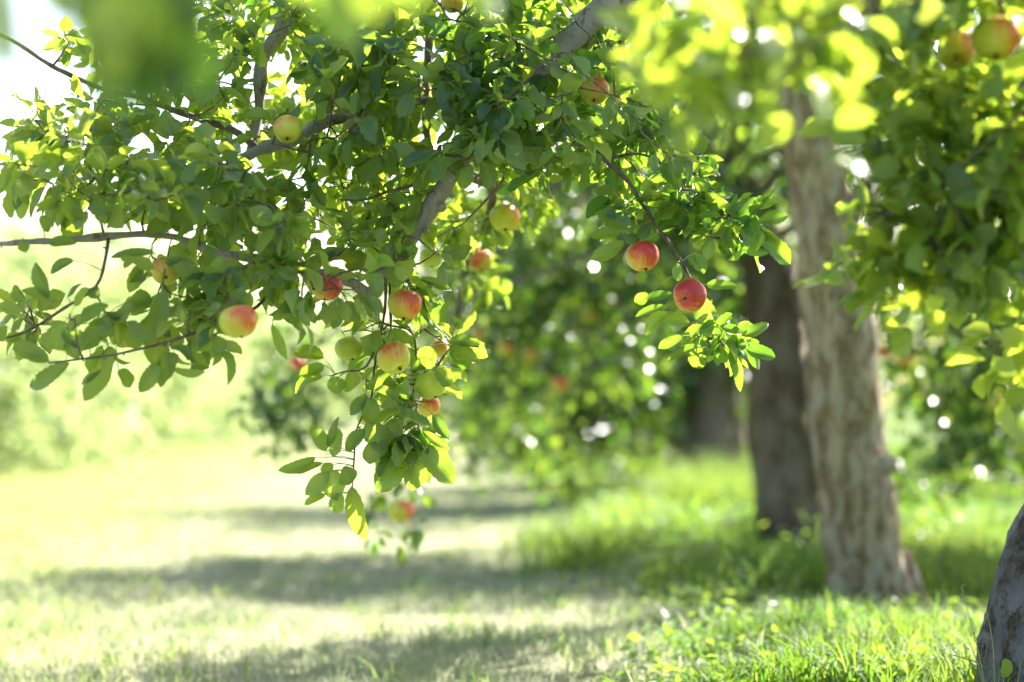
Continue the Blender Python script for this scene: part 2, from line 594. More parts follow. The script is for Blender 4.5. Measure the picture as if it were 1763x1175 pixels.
def blades(mb, x, y, h, wd, lean, tint, segs=2, mat=0):
    N = len(x)
    z = ground_z(x, y) - 0.004
    az = R.uniform(0, 6.283, N)
    ld = np.stack([np.cos(az), np.sin(az)], -1)
    fa = az + R.uniform(0.6, 2.4, N)
    wv = np.stack([np.cos(fa), np.sin(fa), np.zeros(N)], -1)
    t = np.linspace(0, 1, segs + 1)
    cen = np.zeros((N, segs + 1, 3))
    for k, tt in enumerate(t):
        off = (lean * tt ** 1.8)[:, None]
        cen[:, k, :2] = np.stack([x, y], -1) + ld * off * h[:, None]
        cen[:, k, 2] = z + h * (tt - 0.35 * lean * tt ** 2.5)
    ww = np.stack([wd * (1 - 0.93 * tt ** 1.6) for tt in t], 1)
    Lv = cen - wv[:, None, :] * ww[..., None] * 0.5
    Rv = cen + wv[:, None, :] * ww[..., None] * 0.5
    V = np.stack([Lv, Rv], 2).reshape(N, -1, 3)
    q = np.array([[2 * k, 2 * k + 1, 2 * k + 3, 2 * k + 2] for k in range(segs)])
    Fall = (q[None] + (np.arange(N) * (segs + 1) * 2)[:, None, None]).reshape(-1, 4)
    mb.add(V.reshape(-1, 3), Fall, mat, tint=np.repeat(np.clip(tint, 0, 1), (segs + 1) * 2))


def scatter(n, y0, y1, pw=1.0, m=0.35):
    """positions over the wedge in view, thinning with distance"""
    y = y0 * (y1 / y0) ** (R.uniform(0, 1, n) ** pw)
    x = R.uniform(-1, 1, n) * (881.5 / F_PX * y + m)
    return x, y


# short pale mown grass on the lane and the sward left of it
x, y = scatter(150000, 6.8, 45)
e = lane_edge(x, y)
left = x + R.normal(0, 0.55, len(x)) < -2.0 + 0.5 * fnoise(x, y, 0.8, 5) - 0.03 * y
keep = (e < 0.1) & ~left
xs, ys = x[keep], y[keep]
mb = MB()
far = 1 + np.maximum(ys - 9, 0) * 0.05
pn = fnoise(xs, ys, 2.2, 1)
blades(mb, xs, ys, R.uniform(0.025, 0.06, len(xs)) * (1 + 0.5 * np.maximum(pn, 0)), R.uniform(0.004, 0.007, len(xs)) * far,
       R.uniform(0.2, 1.2, len(xs)), 0.62 - 0.38 * pn + R.normal(0, 0.25, len(xs)))
tag(mb.build('mown_grass', M['mown']), 'short pale straw and green mown grass on the lane', 'grass', kind='stuff')
mb = MB()
xs, ys = x[left], y[left]
far = 1 + np.maximum(ys - 9, 0) * 0.05
blades(mb, xs, ys, R.uniform(0.03, 0.09, len(xs)), R.uniform(0.005, 0.008, len(xs)) * far, R.uniform(0.2, 1.0, len(xs)),
       0.9 + 0.2 * fnoise(xs, ys, 1.5, 4) + R.normal(0, 0.2, len(xs)))
# tufts that stand up out of the mown lane
tx, ty = scatter(420, 7.2, 22)
k = (lane_edge(tx, ty) < 0)
for a_, b_ in zip(tx[k], ty[k]):
    n = R.integers(6, 16)
    blades(mb, a_ + R.normal(0, 0.03, n), b_ + R.normal(0, 0.03, n), R.uniform(0.05, 0.13, n), R.uniform(0.005, 0.008, n),
           R.uniform(0.3, 1.1, n), np.full(n, 0.4) + R.normal(0, 0.2, n))
tag(mb.build('green_grass', M['sward']), 'greener longer grass left of the lane and in tufts', 'grass', kind='stuff')

# tall lush grass under the row of trees
mb = MB()
x, y = scatter(120000, 6.6, 40, m=0.6)
e = lane_edge(x, y)
k = (e > 0) & (R.uniform(0, 1, len(x)) < np.clip(e * 4 + 0.15, 0, 1))
xs, ys, e = x[k], y[k], e[k]
hh = np.clip(0.06 + 0.20 * np.clip(e * 1.6, 0, 1) + 0.07 * fnoise(xs, ys, 2.4, 8), 0.05, 0.4) * R.uniform(0.5, 1.25, len(xs))
hh = hh * np.where(ys < 9.6, 0.55 + 0.35 * fnoise(xs, ys, 4.5, 21), 1.0)
hh = hh * (1 - 0.75 * np.exp(-((ys - 12.6) / 0.9) ** 2 - ((xs - 1.55) / 0.7) ** 2))
hh = hh * np.where(ys > 11, 0.8, 1)
hh = hh * (1 - 0.6 * np.exp(-((ys - 9.2) / 0.7) ** 2))
hh = hh * (1 - 0.65 * np.exp(-((ys - 8.8) / 0.8) ** 2 - ((xs - 1.42) / 0.35) ** 2))
hh = hh * (1 - 0.35 * np.exp(-((ys - 12.0) / 1.2) ** 2))
blades(mb, xs, ys, hh, R.uniform(0.006, 0.011, len(xs)) * (1 + np.maximum(ys - 9, 0) * 0.04), R.uniform(0.2, 1.0, len(xs)),
       0.5 + 0.3 * fnoise(xs, ys, 1.9, 3) + R.normal(0, 0.2, len(xs)), 3)
# taller clumps and dry straw among the green
for cx, cy_ in zip(R.uniform(0.1, 3.4, 70), R.uniform(9.8, 22, 70)):
    if lane_edge(cx, cy_) > 0.1 and abs(cy_ - 12.2) > 0.9:
        n = int(R.uniform(60, 160))
        sp_ = R.uniform(0.06, 0.16)
        blades(mb, cx + R.normal(0, sp_, n), cy_ + R.normal(0, sp_, n), R.uniform(0.5, 1.2, n) * R.uniform(0.16, 0.30), R.uniform(0.008, 0.016, n), R.uniform(0.4, 1.2, n),
               R.uniform(0.2, 1) + R.normal(0, 0.2, n), 3)
n = 5000
xq, yq = scatter(n, 6.8, 16, m=0.6)
kq = lane_edge(xq, yq) > 0
blades(mb, xq[kq], yq[kq], R.uniform(0.05, 0.2, kq.sum()), R.uniform(0.003, 0.006, kq.sum()), R.uniform(0.5, 1.6, kq.sum()), R.uniform(0.6, 1, kq.sum()), 3, mat=1)
# fuller tuft before the big pale trunk
for cx, cy_, n, hm in ((1.30, 8.6, 200, 0.13), (1.05, 8.5, 100, 0.11), (1.62, 8.5, 140, 0.14), (1.8, 8.3, 120, 0.2), (1.5, 7.9, 160, 0.13), (1.1, 7.6, 160, 0.14),
                       (1.15, 15.6, 500, 0.40), (1.38, 16.1, 800, 0.55), (1.62, 15.5, 500, 0.42), (0.85, 15.0, 300, 0.3), (0.6, 14.0, 200, 0.24), (0.33, 11.6, 220, 0.26), (0.45, 12.6, 240, 0.3), (0.3, 13.6, 240, 0.3), (0.75, 10.4, 160, 0.2)):
    blades(mb, cx + R.normal(0, 0.16, n), cy_ + R.normal(0, 0.16, n), R.uniform(0.5, 1.2, n) * hm, R.uniform(0.006, 0.012, n),
           R.uniform(0.3, 1.0, n), 0.6 + R.normal(0, 0.2, n), 3)
tag(mb.build('tall_grass', [M['grass'], M['mown']]), 'tall lush grass growing under the row of apple trees', 'grass', kind='stuff')

# broad-leaved ground cover, bottom right
mb = MB()
x, y = scatter(14000, 6.6, 23, m=0.6)
e = lane_edge(x, y)
k = (e > 0.03) & (fnoise(x, y, 2.6, 11) > -0.45)
xs, ys = x[k], y[k]
n = len(xs)
hz = R.uniform(0.02, 0.08, n) * (1 + (ys > 12.8) * 1.2)
P = np.stack([xs, ys, ground_z(xs, ys) + hz], -1)
d = nrm(np.stack([R.normal(0, 1, n), R.normal(0, 1, n), R.uniform(-0.1, 0.7, n)], -1))
leaf_batch(mb, P, d, R.normal(0, 0.35, (n, 3)) + np.array([0, 0, 1.0]), R.uniform(0.02, 0.065, n) * (1 + np.maximum(ys - 11, 0) * 0.10), R.uniform(0.012, 0.034, n) * (1 + np.maximum(ys - 11, 0) * 0.12),
           R.uniform(0, 0.8, n), R.uniform(0, 0.4, n), R.uniform(0, 0.1, n), 5, 3, blunt=0.5)
tag(mb.build('ground_cover', M['clover']), 'low broad leaved weeds among the grass under the trees', 'ground cover', kind='stuff')

# ------------------------------------------------------------------ hero apples
# px, py, radius px, depth, skin, calyx direction (screen right, screen up, towards the camera), blush direction, label
APPLES = [
    (495, 223, 25.5, 5.85, 'yellow', (0.05, -0.85, 0.45), (-0.5, 0.5, 0.5), 'yellow green apple hanging before the grey limb at upper left'),
    (1022, 157, 26, 6.05, 'mixed', (0.0, -0.8, 0.5), (0.4, 0.6, 0.6), 'orange and yellow apple just right below the thick descending limb'),
    (868, 376, 27, 6.75, 'yellow', (0.1, -0.95, 0.3), (0.7, 0.3, 0.2), 'soft yellow apple right of the bare grey limb section'),
    (827, 450, 22, 7.7, 'mixed', (0.1, -0.9, 0.3), (-0.3, 0.8, 0.4), 'blurred orange topped apple beside a thin bare branch'),
    (286, 467, 25, 5.65, 'mixed', (0.1, -0.55, 0.8), (-0.4, 0.8, 0.4), 'pink and yellow apple under the left branch, half behind a leaf'),
    (411, 554, 33, 5.35, 'mixed', (0.2, -0.95, 0.1), (0.75, -0.2, 0.5), 'largest yellow apple with a pink right cheek, lowest on the left bough'),
    (561, 494, 27.5, 5.85, 'red', (-0.1, -0.97, 0.15), (0.8, 0.3, 0.6), 'bright red apple with a yellow left side below the long left branch'),
    (698, 525, 30, 5.9, 'mixed', (-0.1, -0.97, 0.15), (0.6, 0.5, 0.5), 'pink cheeked apple at the top of the hanging cluster'),
    (601, 600, 24.5, 6.05, 'green', (0.3, -0.9, 0.1), (0.6, 0.5, 0.3), 'yellow green apple on the left of the hanging cluster'),
    (678, 618, 29.5, 5.85, 'yellow', (0.5, -0.75, 0.5), (0.2, 0.3, 0.9), 'golden apple with orange flush in the middle of the hanging cluster'),
    (741, 664, 27, 6.0, 'green', (0.4, -0.9, 0.1), (0.8, -0.6, 0.3), 'lime yellow apple low on the right of the hanging cluster'),
    (738, 700, 21, 6.35, 'mixed', (0.2, -0.95, 0.1), (0.7, 0.2, 0.6), 'peach coloured apple tucked behind the lime yellow apple'),
    (756, 600, 17, 6.3, 'mixed', (0.4, -0.9, 0.1), (0.7, 0.4, 0.5), 'small pinkish apple behind leaves on the right of the cluster'),
    (1107, 442, 29, 5.95, 'red', (0.2, -0.95, 0.25), (0.45, 0.75, 0.5), 'red over yellow apple hanging left of the slanting right twig'),
    (1188, 509, 29, 5.85, 'deep', (-0.45, -0.25, 0.85), (0.5, 0.9, 0.3), 'deep red apple at the lower end of the right twig, its eye showing'),
    (742, 444, 20, 6.5, 'green', (0.1, -0.95, 0.2), (0.5, 0.4, 0.4), 'small greenish apple half hidden behind leaves above the cluster'),
    (780, 4, 21, 6.3, 'mixed', (0.1, -0.9, 0.3), (0.3, 0.7, 0.6), 'orange apple cut by the top edge of the photo'),
    (629, 719, 15, 6.25, 'green', (0.1, -0.95, 0.2), (0.5, 0.4, 0.4), 'small yellow apple behind dark leaves low in the hanging cluster'),
    (1645, 88, 34, 4.85, 'mixed', (-0.1, -0.6, 0.75), (0.9, 0.5, 0.35), 'left one of two large blurred apples at upper right'),
    (1716, 68, 42, 4.7, 'mixed', (-0.1, -0.95, 0.3), (1.0, 0.5, 0.25), 'right one of two large blurred apples at upper right'),
    (690, 881, 23, 8.6, 'mixed', (0.0, -0.95, 0.3), (0.9, -0.2, 0.3), 'lone blurred apple hanging low over the shaded lane'),
    (513, 626, 14, 11.5, 'red', (0, -1, 0.2), (0.2, 0.5, 0.8), 'small blurred red apple behind the hanging cluster, by the pale hedge'),
    (870, 602, 15, 13.2, 'yellow', (0, -1, 0.2), (0.5, 0.5, 0.8), 'blurred yellow apple in the dark crown right of the cluster'),
    (914, 612, 14, 13.3, 'yellow', (0, -1, 0.2), (0.2, 0.5, 0.8), 'blurred orange apple close beside the yellow one in the dark crown'),
    (966, 663, 17, 13.0, 'yellow', (0, -1, 0.2), (0.1, 0.4, 0.9), 'blurred orange apple lowest in the dark middle crown'),
    (1014, 548, 13, 13.3, 'yellow', (0, -1, 0.2), (0.5, 0.5, 0.2), 'blurred lime apple left of the deep red apple'),
    (821, 580, 13, 12.9, 'yellow', (0, -1, 0.2), (0.5, 0.5, 0.8), 'blurred reddish apple just right of the hanging cluster'),
    (1383, 443, 13, 12.6, 'red', (0, -1, 0.2), (0.1, 0.5, 0.9), 'tiny blurred red apple at the left edge of the tan trunk'),
    (1557, 622, 16, 12.0, 'yellow', (0, -1, 0.2), (0.1, 0.5, 0.9), 'blurred orange apple in dark leaves right of the tan trunk'),
    (1521, 606, 11, 12.4, 'red', (0, -1, 0.2), (0.1, 0.5, 0.9), 'small blurred red apple touching the right edge of the tan trunk'),
    (1718, 696, 15, 12.0, 'yellow', (0, -1, 0.2), (0.4, 0.5, 0.7), 'blurred pinkish apple at far right above the leaning trunk'),
]
for_view = []
for a_ in APPLES:
    for_view.append((a_[0], a_[1], a_[2], a_[3]))


CLEAR = [(1384, 195, 1420, 440, 30, 9.3), (1095, -20, 948, 122, 34, 6.1), (800, 300, 732, 402, 26, 6.0), (0, 416, 190, 402, 12, 5.65), (190, 402, 420, 441, 10, 5.7), (478, 70, 453, 160, 22, 6.22), (440, 264, 600, 205, 20, 6.1),
         (662, 470, 671, 560, 14, 6.0), (186, 402, 165, 493, 14, 5.6), (165, 493, 0, 584, 10, 5.6), (1104, 350, 1185, 474, 14, 5.95), (30, 76, 250, 170, 12, 6.2),
         (608, 735, 604, 830, 14, 5.95), (280, 592, 130, 622, 9, 5.5), (735, 100, 733, 230, 14, 6.4), (610, 500, 650, 495, 12, 5.95)]


def keep_clear(P, slack=0.8, prob=0.9):
    """leaves that do not hide an apple"""
    px, py, dd = project(P)
    ok = np.ones(len(P), bool)
    for (ax, ay, ar, ad) in for_view:
        hid = (np.hypot(px - ax, py - ay) < ar * slack + 0.026 * F_PX / dd) & (dd < ad + 0.03) & (dd > ad - 3.5)
        c = at(ax, ay, ad)
        inside = np.linalg.norm(P - c, axis=-1) < 1.05 * ar / F_PX * ad
        ok &= ~((hid & (R.uniform(0, 1, len(P)) < prob)) | inside)
    for (x0, y0, x1, y1, w_, dl) in CLEAR:
        t = np.clip(((px - x0) * (x1 - x0) + (py - y0) * (y1 - y0)) / ((x1 - x0) ** 2 + (y1 - y0) ** 2), 0, 1)
        h = np.hypot(px - x0 - t * (x1 - x0), py - y0 - t * (y1 - y0))
        ok &= ~((h < w_ + 8) & (dd < dl + 0.02) & (R.uniform(0, 1, len(P)) < 0.88))
    return ok


def scr(v):
    """screen right / up / towards the camera -> world"""
    x, u, t = v
    return nrm(np.array([x, -t * CP - u * SP, u * CP - t * SP]))


def make_apple(px, py, rpx, d, skin, cal, blush, label, group):
    c = at(px, py, d)
    r = rpx / F_PX * d
    root = empty('apple', c)
    tag(root, label, 'apple', group)
    z = -scr(cal)
    b = scr(blush)
    xa = nrm(b - z * np.dot(b, z))
    ya = np.cross(z, xa)
    rot = Matrix(((xa[0], ya[0], z[0]), (xa[1], ya[1], z[1]), (xa[2], ya[2], z[2])))
    root.rotation_euler = rot.to_euler()
    mb = MB()
    rows, cols = (26, 40) if d < 8 else (16, 24)
    th = np.linspace(0.0, math.pi, rows)
    sd = R.uniform(0, 6.28)
    ph = np.linspace(0, 2 * math.pi, cols, endpoint=False)
    TH, PH = np.meshgrid(th, ph, indexing='ij')
    asym = R.choice([-1, 1]) * R.uniform(0.03, 0.07)
    rad = np.sin(TH) * (1 + 0.10 * np.cos(TH)) * (1 + asym * np.cos(PH + sd) + 0.018 * np.cos(5 * PH + sd) * (1 + np.cos(math.pi - TH)))
    zz = np.cos(TH) * 0.93
    zz = zz - 0.30 * np.exp(-(TH / 0.33) ** 2) + 0.25 * np.exp(-((math.pi - TH) / 0.34) ** 2)
    zz = zz + 0.02 * np.cos(5 * PH + sd) * np.exp(-((math.pi - TH - 0.5) / 0.3) ** 2)
    # object space is scaled so that every skin reads its pattern at one apple's size
    k = r
    V = np.stack([rad * np.cos(PH) * k, rad * np.sin(PH) * k, zz * k], -1).reshape(-1, 3)
    idx = np.arange(rows * cols).reshape(rows, cols)
    nx = np.roll(idx, -1, 1)
    mb.add(V, np.stack([idx[:-1], idx[1:], nx[1:], nx[:-1]], -1).reshape(-1, 4))
    def part(mb, name, mat):
        o = mb.build(name, mat)
        o.parent = root
        return o
    part(mb, 'flesh', M['apple_' + skin])
    ms = MB()
    top = np.array([0, 0, 0.60 * k])
    sway = np.array([R.normal(0, 0.004), R.normal(0, 0.004), 0])
    tube(ms, [top, top + sway * 0.3 + [0, 0, 0.45 * k], top + sway + [0, 0, 0.75 * k]], [0.0015, 0.0013, 0.0019], 6)
    part(ms, 'stem', M['stem'])
    mc = MB()
    n = 5
    a = np.arange(n) / n * 6.283
    b0 = np.stack([np.cos(a) * 0.045 * k, np.sin(a) * 0.045 * k, np.full(n, -0.70 * k)], -1)
    dd = np.stack([np.cos(a) * 0.6, np.sin(a) * 0.6, np.full(n, -1.0)], -1)
    leaf_batch(mc, b0, dd, -np.stack([np.cos(a), np.sin(a), np.full(n, 0.3)], -1), np.full(n, 0.20 * k), np.full(n, 0.12 * k),
               np.full(n, -0.8), np.full(n, 0.2), np.zeros(n), 4, 3)
    tube(mc, [[0, 0, -0.66 * k], [0, 0, -0.71 * k]], [0.06 * k, 0.045 * k], 7)
    part(mc, 'calyx', M['calyx'])
    return c + z * r * 1.25


stem_tops = []
for a_ in APPLES:
    grp = 'apples in focus on the front tree' if a_[3] < 7 and a_[3] > 5.2 else ('blurred apples nearest the camera' if a_[3] < 5.2 else 'blurred apples in the trees behind')
    stem_tops.append((make_apple(*a_, grp), a_[3]))


# ------------------------------------------------------------------ growing twigs and leaves along traced limbs
def poly_in(px, py, poly):
    inside = np.zeros(len(px), bool)
    j = len(poly) - 1
    for i in range(len(poly)):
        xi, yi = poly[i]
        xj, yj = poly[j]
        c = ((yi > py) != (yj > py)) & (px < (xj - xi) * (py - yi) / (yj - yi + 1e-9) + xi)
        inside ^= c
        j = i
    return inside


def region(poly, n, d0, d1):
    poly = np.array(poly, float)
    lo, hi = poly.min(0), poly.max(0)
    out = []
    while len(out) < n:
        q = R.uniform(lo, hi, (n * 3, 2))
        q = q[poly_in(q[:, 0], q[:, 1], poly)]
        out.extend(q.tolist())
    q = np.array(out[:n])
    dd = R.uniform(d0, d1, n)
    return np.array([at(a, b, c) for (a, b), c in zip(q, dd)])


def grow(nodes, targets, step=0.04, maxlen=0.6):
    """each target is reached by a twig from the nearest wood; returns polylines"""
    nodes = np.array(nodes)
    targets = np.array(targets)
    n = len(targets)
    dist = np.full(n, 1e9)
    near = np.zeros((n, 3))

    def relax(new):
        for q in new:
            dd = np.linalg.norm(targets - q, axis=1)
            m = dd < dist
            dist[m] = dd[m]
            near[m] = q
    D = np.linalg.norm(targets[:, None] - nodes[None], axis=2)
    k = D.argmin(1)
    dist = D[np.arange(n), k]
    near = nodes[k]
    todo = np.ones(n, bool)
    lines = []
    for _ in range(n):
        i = np.where(todo, dist, 1e9).argmin()
        todo[i] = False
        a, b = near[i].copy(), targets[i]
        L = dist[i]
        m = max(2, int(L / step) + 1)
        t = np.linspace(0, 1, m + 1)[:, None]
        mid = (a + b) / 2 + R.normal(0, 0.12, 3) * L + np.array([0, 0, -0.10 * L if b[2] > a[2] else 0.12 * L])
        P = a * (1 - t) ** 2 + 2 * mid * t * (1 - t) + b * t * t
        P[1:-1] += R.normal(0, 0.0025, (m - 1, 3))
        lines.append(P)
        new = P[1:]
        for q in new:
            dd = np.linalg.norm(targets - q, axis=1)
            mm = (dd < dist) & todo
            dist[mm] = dd[mm]
            near[mm] = q
    return lines


def rosettes(mb, lines, per=(5, 9), size=(0.046, 0.088), mat=0, pmat=1, along=True, tintf=None, rows=11, cols=5, clear=True, petiole=True):
    B, D, Nn, T = [], [], [], []
    for P in lines:
        tip = P[-1]
        td = nrm(P[-1] - P[-2])
        k = R.integers(*per)
        a0 = R.uniform(0, 6.28)
        a, b = frames(td)
        for j in range(k):
            an = a0 + j * 2.4
            op = R.uniform(0.5, 1.45)
            d = td * math.cos(op) + (a * math.cos(an) + b * math.sin(an)) * math.sin(op)
            d = d + np.array([0, 0, R.uniform(-0.45, 0.15)])
            B.append(tip - td * R.uniform(0, 0.02))
            D.append(nrm(d))
        if along:
            Ls = np.linalg.norm(np.diff(P, axis=0), axis=1)
            for j in range(len(P) - 2, 0, -1):
                if R.uniform() < 0.55 and (len(P) - j) < 7:
                    d = nrm(R.normal(0, 1, 3)) + td * 0.4 + np.array([0, 0, -0.1])
                    B.append(P[j])
                    D.append(nrm(d))
    B, D = np.array(B), np.array(D)
    pl = R.uniform(0.012, 0.03, len(B))
    E = B + D * pl[:, None] + np.array([0, 0, -1.0]) * (pl * 0.15)[:, None]
    if clear:
        ok = keep_clear(E + D * 0.035, 0.85, 0.97)
        B, D, E = B[ok], D[ok], E[ok]
    N = len(B)
    d2 = nrm(D + np.stack([np.zeros(N), np.zeros(N), -R.uniform(0.0, 0.5, N)], -1))
    n = np.array([0, 0, 1.0]) + R.normal(0, 0.8, (N, 3))
    L = R.uniform(size[0], size[1], N)
    L = np.where(R.uniform(0, 1, N) < 0.15, L * 0.6, L)
    tint = np.clip(R.normal(0.42, 0.25, N), 0, 1) if tintf is None else tintf(E)
    leaf_batch(mb, E, d2, n, L, L * R.uniform(0.50, 0.64, N), R.uniform(-0.6, 1.5, N), R.uniform(0.1, 0.8, N), R.uniform(0.05, 0.28, N),
               rows, cols, mat, tint)
    if petiole:
        for i in range(N):
            mid = (B[i] + E[i]) / 2 + np.array([0, 0, 0.002])
            tube(mb, [B[i], mid, E[i] + d2[i] * 0.004], [0.0011, 0.0009, 0.0008], 3, pmat)
    return N


def traced(pts, radii, step=0.02):
    P = [at(*p) for p in pts]
    if not isinstance(radii, (list, tuple)):
        radii = [radii] * len(P)
    r = np.interp(np.linspace(0, 1, len(P)), np.linspace(0, 1, len(radii)), radii)
    return catmull(P, r, step)


# ---- tree in front (trunk at the right edge, limbs arching over to the left)
base = at(1800, 1262, 6.35)
base[2] = 0
front = empty('apple_tree', base)
tag(front, 'apple tree in sharp focus, boughs across the photo, grey trunk leaning at right edge', 'tree', 'apple trees of the right row')

P, r = catmull([base + [-0.02, 0, -0.1], at(1782, 1225, 6.35), at(1780, 1150, 6.35), at(1789, 1050, 6.35), at(1808, 985, 6.37), at(1842, 900, 6.4), at(1900, 780, 6.45),
                at(1990, 600, 6.5), at(2060, 400, 6.55), at(2090, 150, 6.6), at(2060, -60, 6.6)],
               [0.215, 0.175, 0.148, 0.136, 0.13, 0.128, 0.125, 0.12, 0.12, 0.115, 0.08], 0.012)
mb = MB()
tube(mb, P, r, 110, 0, lump=0.09, fine=0.05, freq=9.0)
# loose bark flakes along the edge
n = 260
ii = R.integers(8, len(P) - 60, n)
th = R.uniform(0, 6.283, n)
for i, t_ in zip(ii, th):
    dr = np.array([math.cos(t_), math.sin(t_), 0])
    q = P[i] + dr * r[i] * 0.97
    leaf_batch(mb, [q], [nrm(R.normal(0, .4, 3) + [0, 0, -1])], [dr], [R.uniform(.012, .035)], [R.uniform(.012, .028)], [-R.uniform(.1, .7)], [-0.1], [0.1], 4, 3,
               tint=[0.5])
mb.build('trunk', M['bark_front'], front)

BR = {  # name: (points (px, py, depth), radii in metres)
    'main': ([(2060, -60, 6.6), (1900, -250, 6.5), (1600, -320, 6.3), (1300, -180, 6.15), (1085, 0, 6.1), (1040, 36, 6.1), (950, 118, 6.1), (880, 200, 6.1), (830, 262, 6.05),
              (797, 305, 6.0), (765, 355, 6.0), (735, 400, 6.0), (715, 432, 6.0), (690, 468, 5.99), (655, 492, 5.98)],
             [0.08, 0.07, 0.06, 0.05, 0.036, 0.034, 0.031, 0.027, 0.024, 0.0215, 0.0205, 0.0195, 0.0185, 0.0175, 0.0165]),
    'left': ([(655, 490, 5.98), (632, 505, 5.96), (606, 488, 5.94), (578, 480, 5.92), (520, 462, 5.88), (420, 441, 5.75), (370, 434, 5.7), (320, 414, 5.7), (260, 402, 5.68), (190, 402, 5.65),
              (100, 411, 5.62), (0, 416, 5.6), (-120, 425, 5.6)],
             [0.015, 0.0145, 0.0125, 0.0115, 0.0105, 0.0095, 0.0085, 0.008, 0.0075, 0.0065, 0.006, 0.005]),
    'l_down': ([(186, 402, 5.65), (182, 440, 5.62), (165, 493, 5.6), (110, 530, 5.6), (50, 568, 5.6), (0, 584, 5.6), (-60, 605, 5.6)], [0.004, 0.0037, 0.0038, 0.003, 0.0026, 0.0022]),
    'l_low': ([(500, 458, 5.86), (470, 500, 5.8), (420, 545, 5.6), (340, 573, 5.5), (280, 592, 5.5), (200, 612, 5.5), (130, 622, 5.5), (84, 628, 5.5)],
              [0.005, 0.0045, 0.004, 0.0035, 0.003, 0.0025, 0.0018]),
    'hang_a': ([(660, 440, 6.0), (664, 500, 5.98), (660, 545, 5.97), (650, 600, 5.98), (641, 650, 5.98), (637, 690, 5.97), (615, 735, 5.95), (608, 790, 5.93), (604, 850, 5.92)],
               [0.0045, 0.004, 0.0036, 0.003, 0.0028, 0.0025, 0.0022, 0.002, 0.0016]),
    'hang_b': ([(672, 430, 6.02), (671, 500, 6.03), (674, 560, 6.04), (672, 640, 6.05), (690, 700, 6.05), (715, 750, 6.02)], [0.0042, 0.0038, 0.003, 0.0025, 0.002, 0.0016]),
    'hang_c': ([(668, 560, 6.04), (710, 575, 6.08), (716, 640, 6.1), (708, 720, 6.08), (725, 765, 6.05)], [0.003, 0.0026, 0.0024, 0.002, 0.0016]),
    'hang_d': ([(655, 575, 5.98), (630, 632, 5.95), (595, 640, 5.93), (568, 648, 5.9)], [0.003, 0.0027, 0.002, 0.0016]),
    'top_left': ([(640, -120, 6.3), (560, -30, 6.3), (515, 18, 6.28), (475, 75, 6.25), (456, 110, 6.22), (452, 160, 6.2), (446, 215, 6.2), (420, 290, 6.15), (330, 350, 6.1)],
                 [0.028, 0.022, 0.021, 0.019, 0.018, 0.0165, 0.012, 0.007, 0.003]),
    'cross': ([(885, 195, 6.1), (810, 178, 6.18), (730, 180, 6.2), (660, 192, 6.2), (600, 203, 6.18), (545, 221, 6.15), (505, 248, 6.1), (450, 264, 6.08), (380, 300, 6.0), (300, 330, 5.95), (200, 340, 5.9)],
              [0.017, 0.0175, 0.0175, 0.0175, 0.0175, 0.017, 0.0155, 0.012, 0.008, 0.005, 0.003]),
    'upright': ([(752, -60, 6.5), (740, 60, 6.45), (732, 190, 6.4), (737, 260, 6.38), (722, 330, 6.35), (712, 360, 6.3)], [0.014, 0.012, 0.0105, 0.009, 0.006, 0.004]),
    'corner': ([(-40, 40, 6.2), (30, 76, 6.2), (100, 120, 6.2), (180, 153, 6.2), (245, 168, 6.2), (300, 190, 6.15), (400, 225, 6.15), (450, 262, 6.1)],
               [0.004, 0.0055, 0.006, 0.0065, 0.0075, 0.008, 0.009, 0.011]),
    'mid_twig': ([(800, 178, 6.18), (790, 240, 6.1), (745, 300, 6.0), (700, 322, 5.97), (665, 331, 5.95), (625, 345, 5.93), (585, 345, 5.9)], [0.006, 0.0055, 0.005, 0.0048, 0.004, 0.003, 0.002]),
    'right': ([(895, 185, 6.1), (935, 205, 6.05), (985, 236, 6.0), (1040, 276, 5.98), (1080, 312, 5.97), (1104, 350, 5.96), (1130, 390, 5.95), (1160, 430, 5.95), (1185, 474, 5.96),
               (1205, 520, 6.0), (1215, 560, 6.0), (1222, 606, 5.98)], [0.009, 0.0085, 0.0075, 0.006, 0.0052, 0.0046, 0.0042, 0.004, 0.0034, 0.003, 0.0025, 0.0018]),
    'right_b': ([(1138, 398, 5.95), (1160, 390, 5.96), (1205, 404, 5.98), (1250, 412, 5.98), (1295, 404, 5.98)], [0.003, 0.0028, 0.0024, 0.002, 0.0016]),
    'right_c': ([(1040, 276, 5.98), (1100, 265, 6.0), (1150, 290, 6.0), (1175, 320, 6.0)], [0.0045, 0.0035, 0.003, 0.002]),
    'back': ([(1075, 0, 6.12), (1068, 60, 6.3), (1074, 100, 6.4), (1090, 140, 6.5), (1085, 200, 6.5)], [0.008, 0.0075, 0.006, 0.004, 0.003]),
    'spur': ([(640, 200, 6.2), (612, 260, 6.3), (578, 278, 6.35), (540, 300, 6.4), (500, 350, 6.4)], [0.007, 0.006, 0.005, 0.0035, 0.0025]),
    'behind': ([(800, 300, 6.05), (850, 330, 6.6), (832, 400, 7.3), (812, 440, 7.6), (800, 490, 7.7), (790, 545, 7.7)], [0.012, 0.011, 0.010, 0.009, 0.0085, 0.006]),
    'rear_mid': ([(830, 262, 6.05), (870, 300, 6.35), (838, 345, 6.45), (800, 385, 6.5)], [0.006, 0.0045, 0.004, 0.002]),
}
wood = []
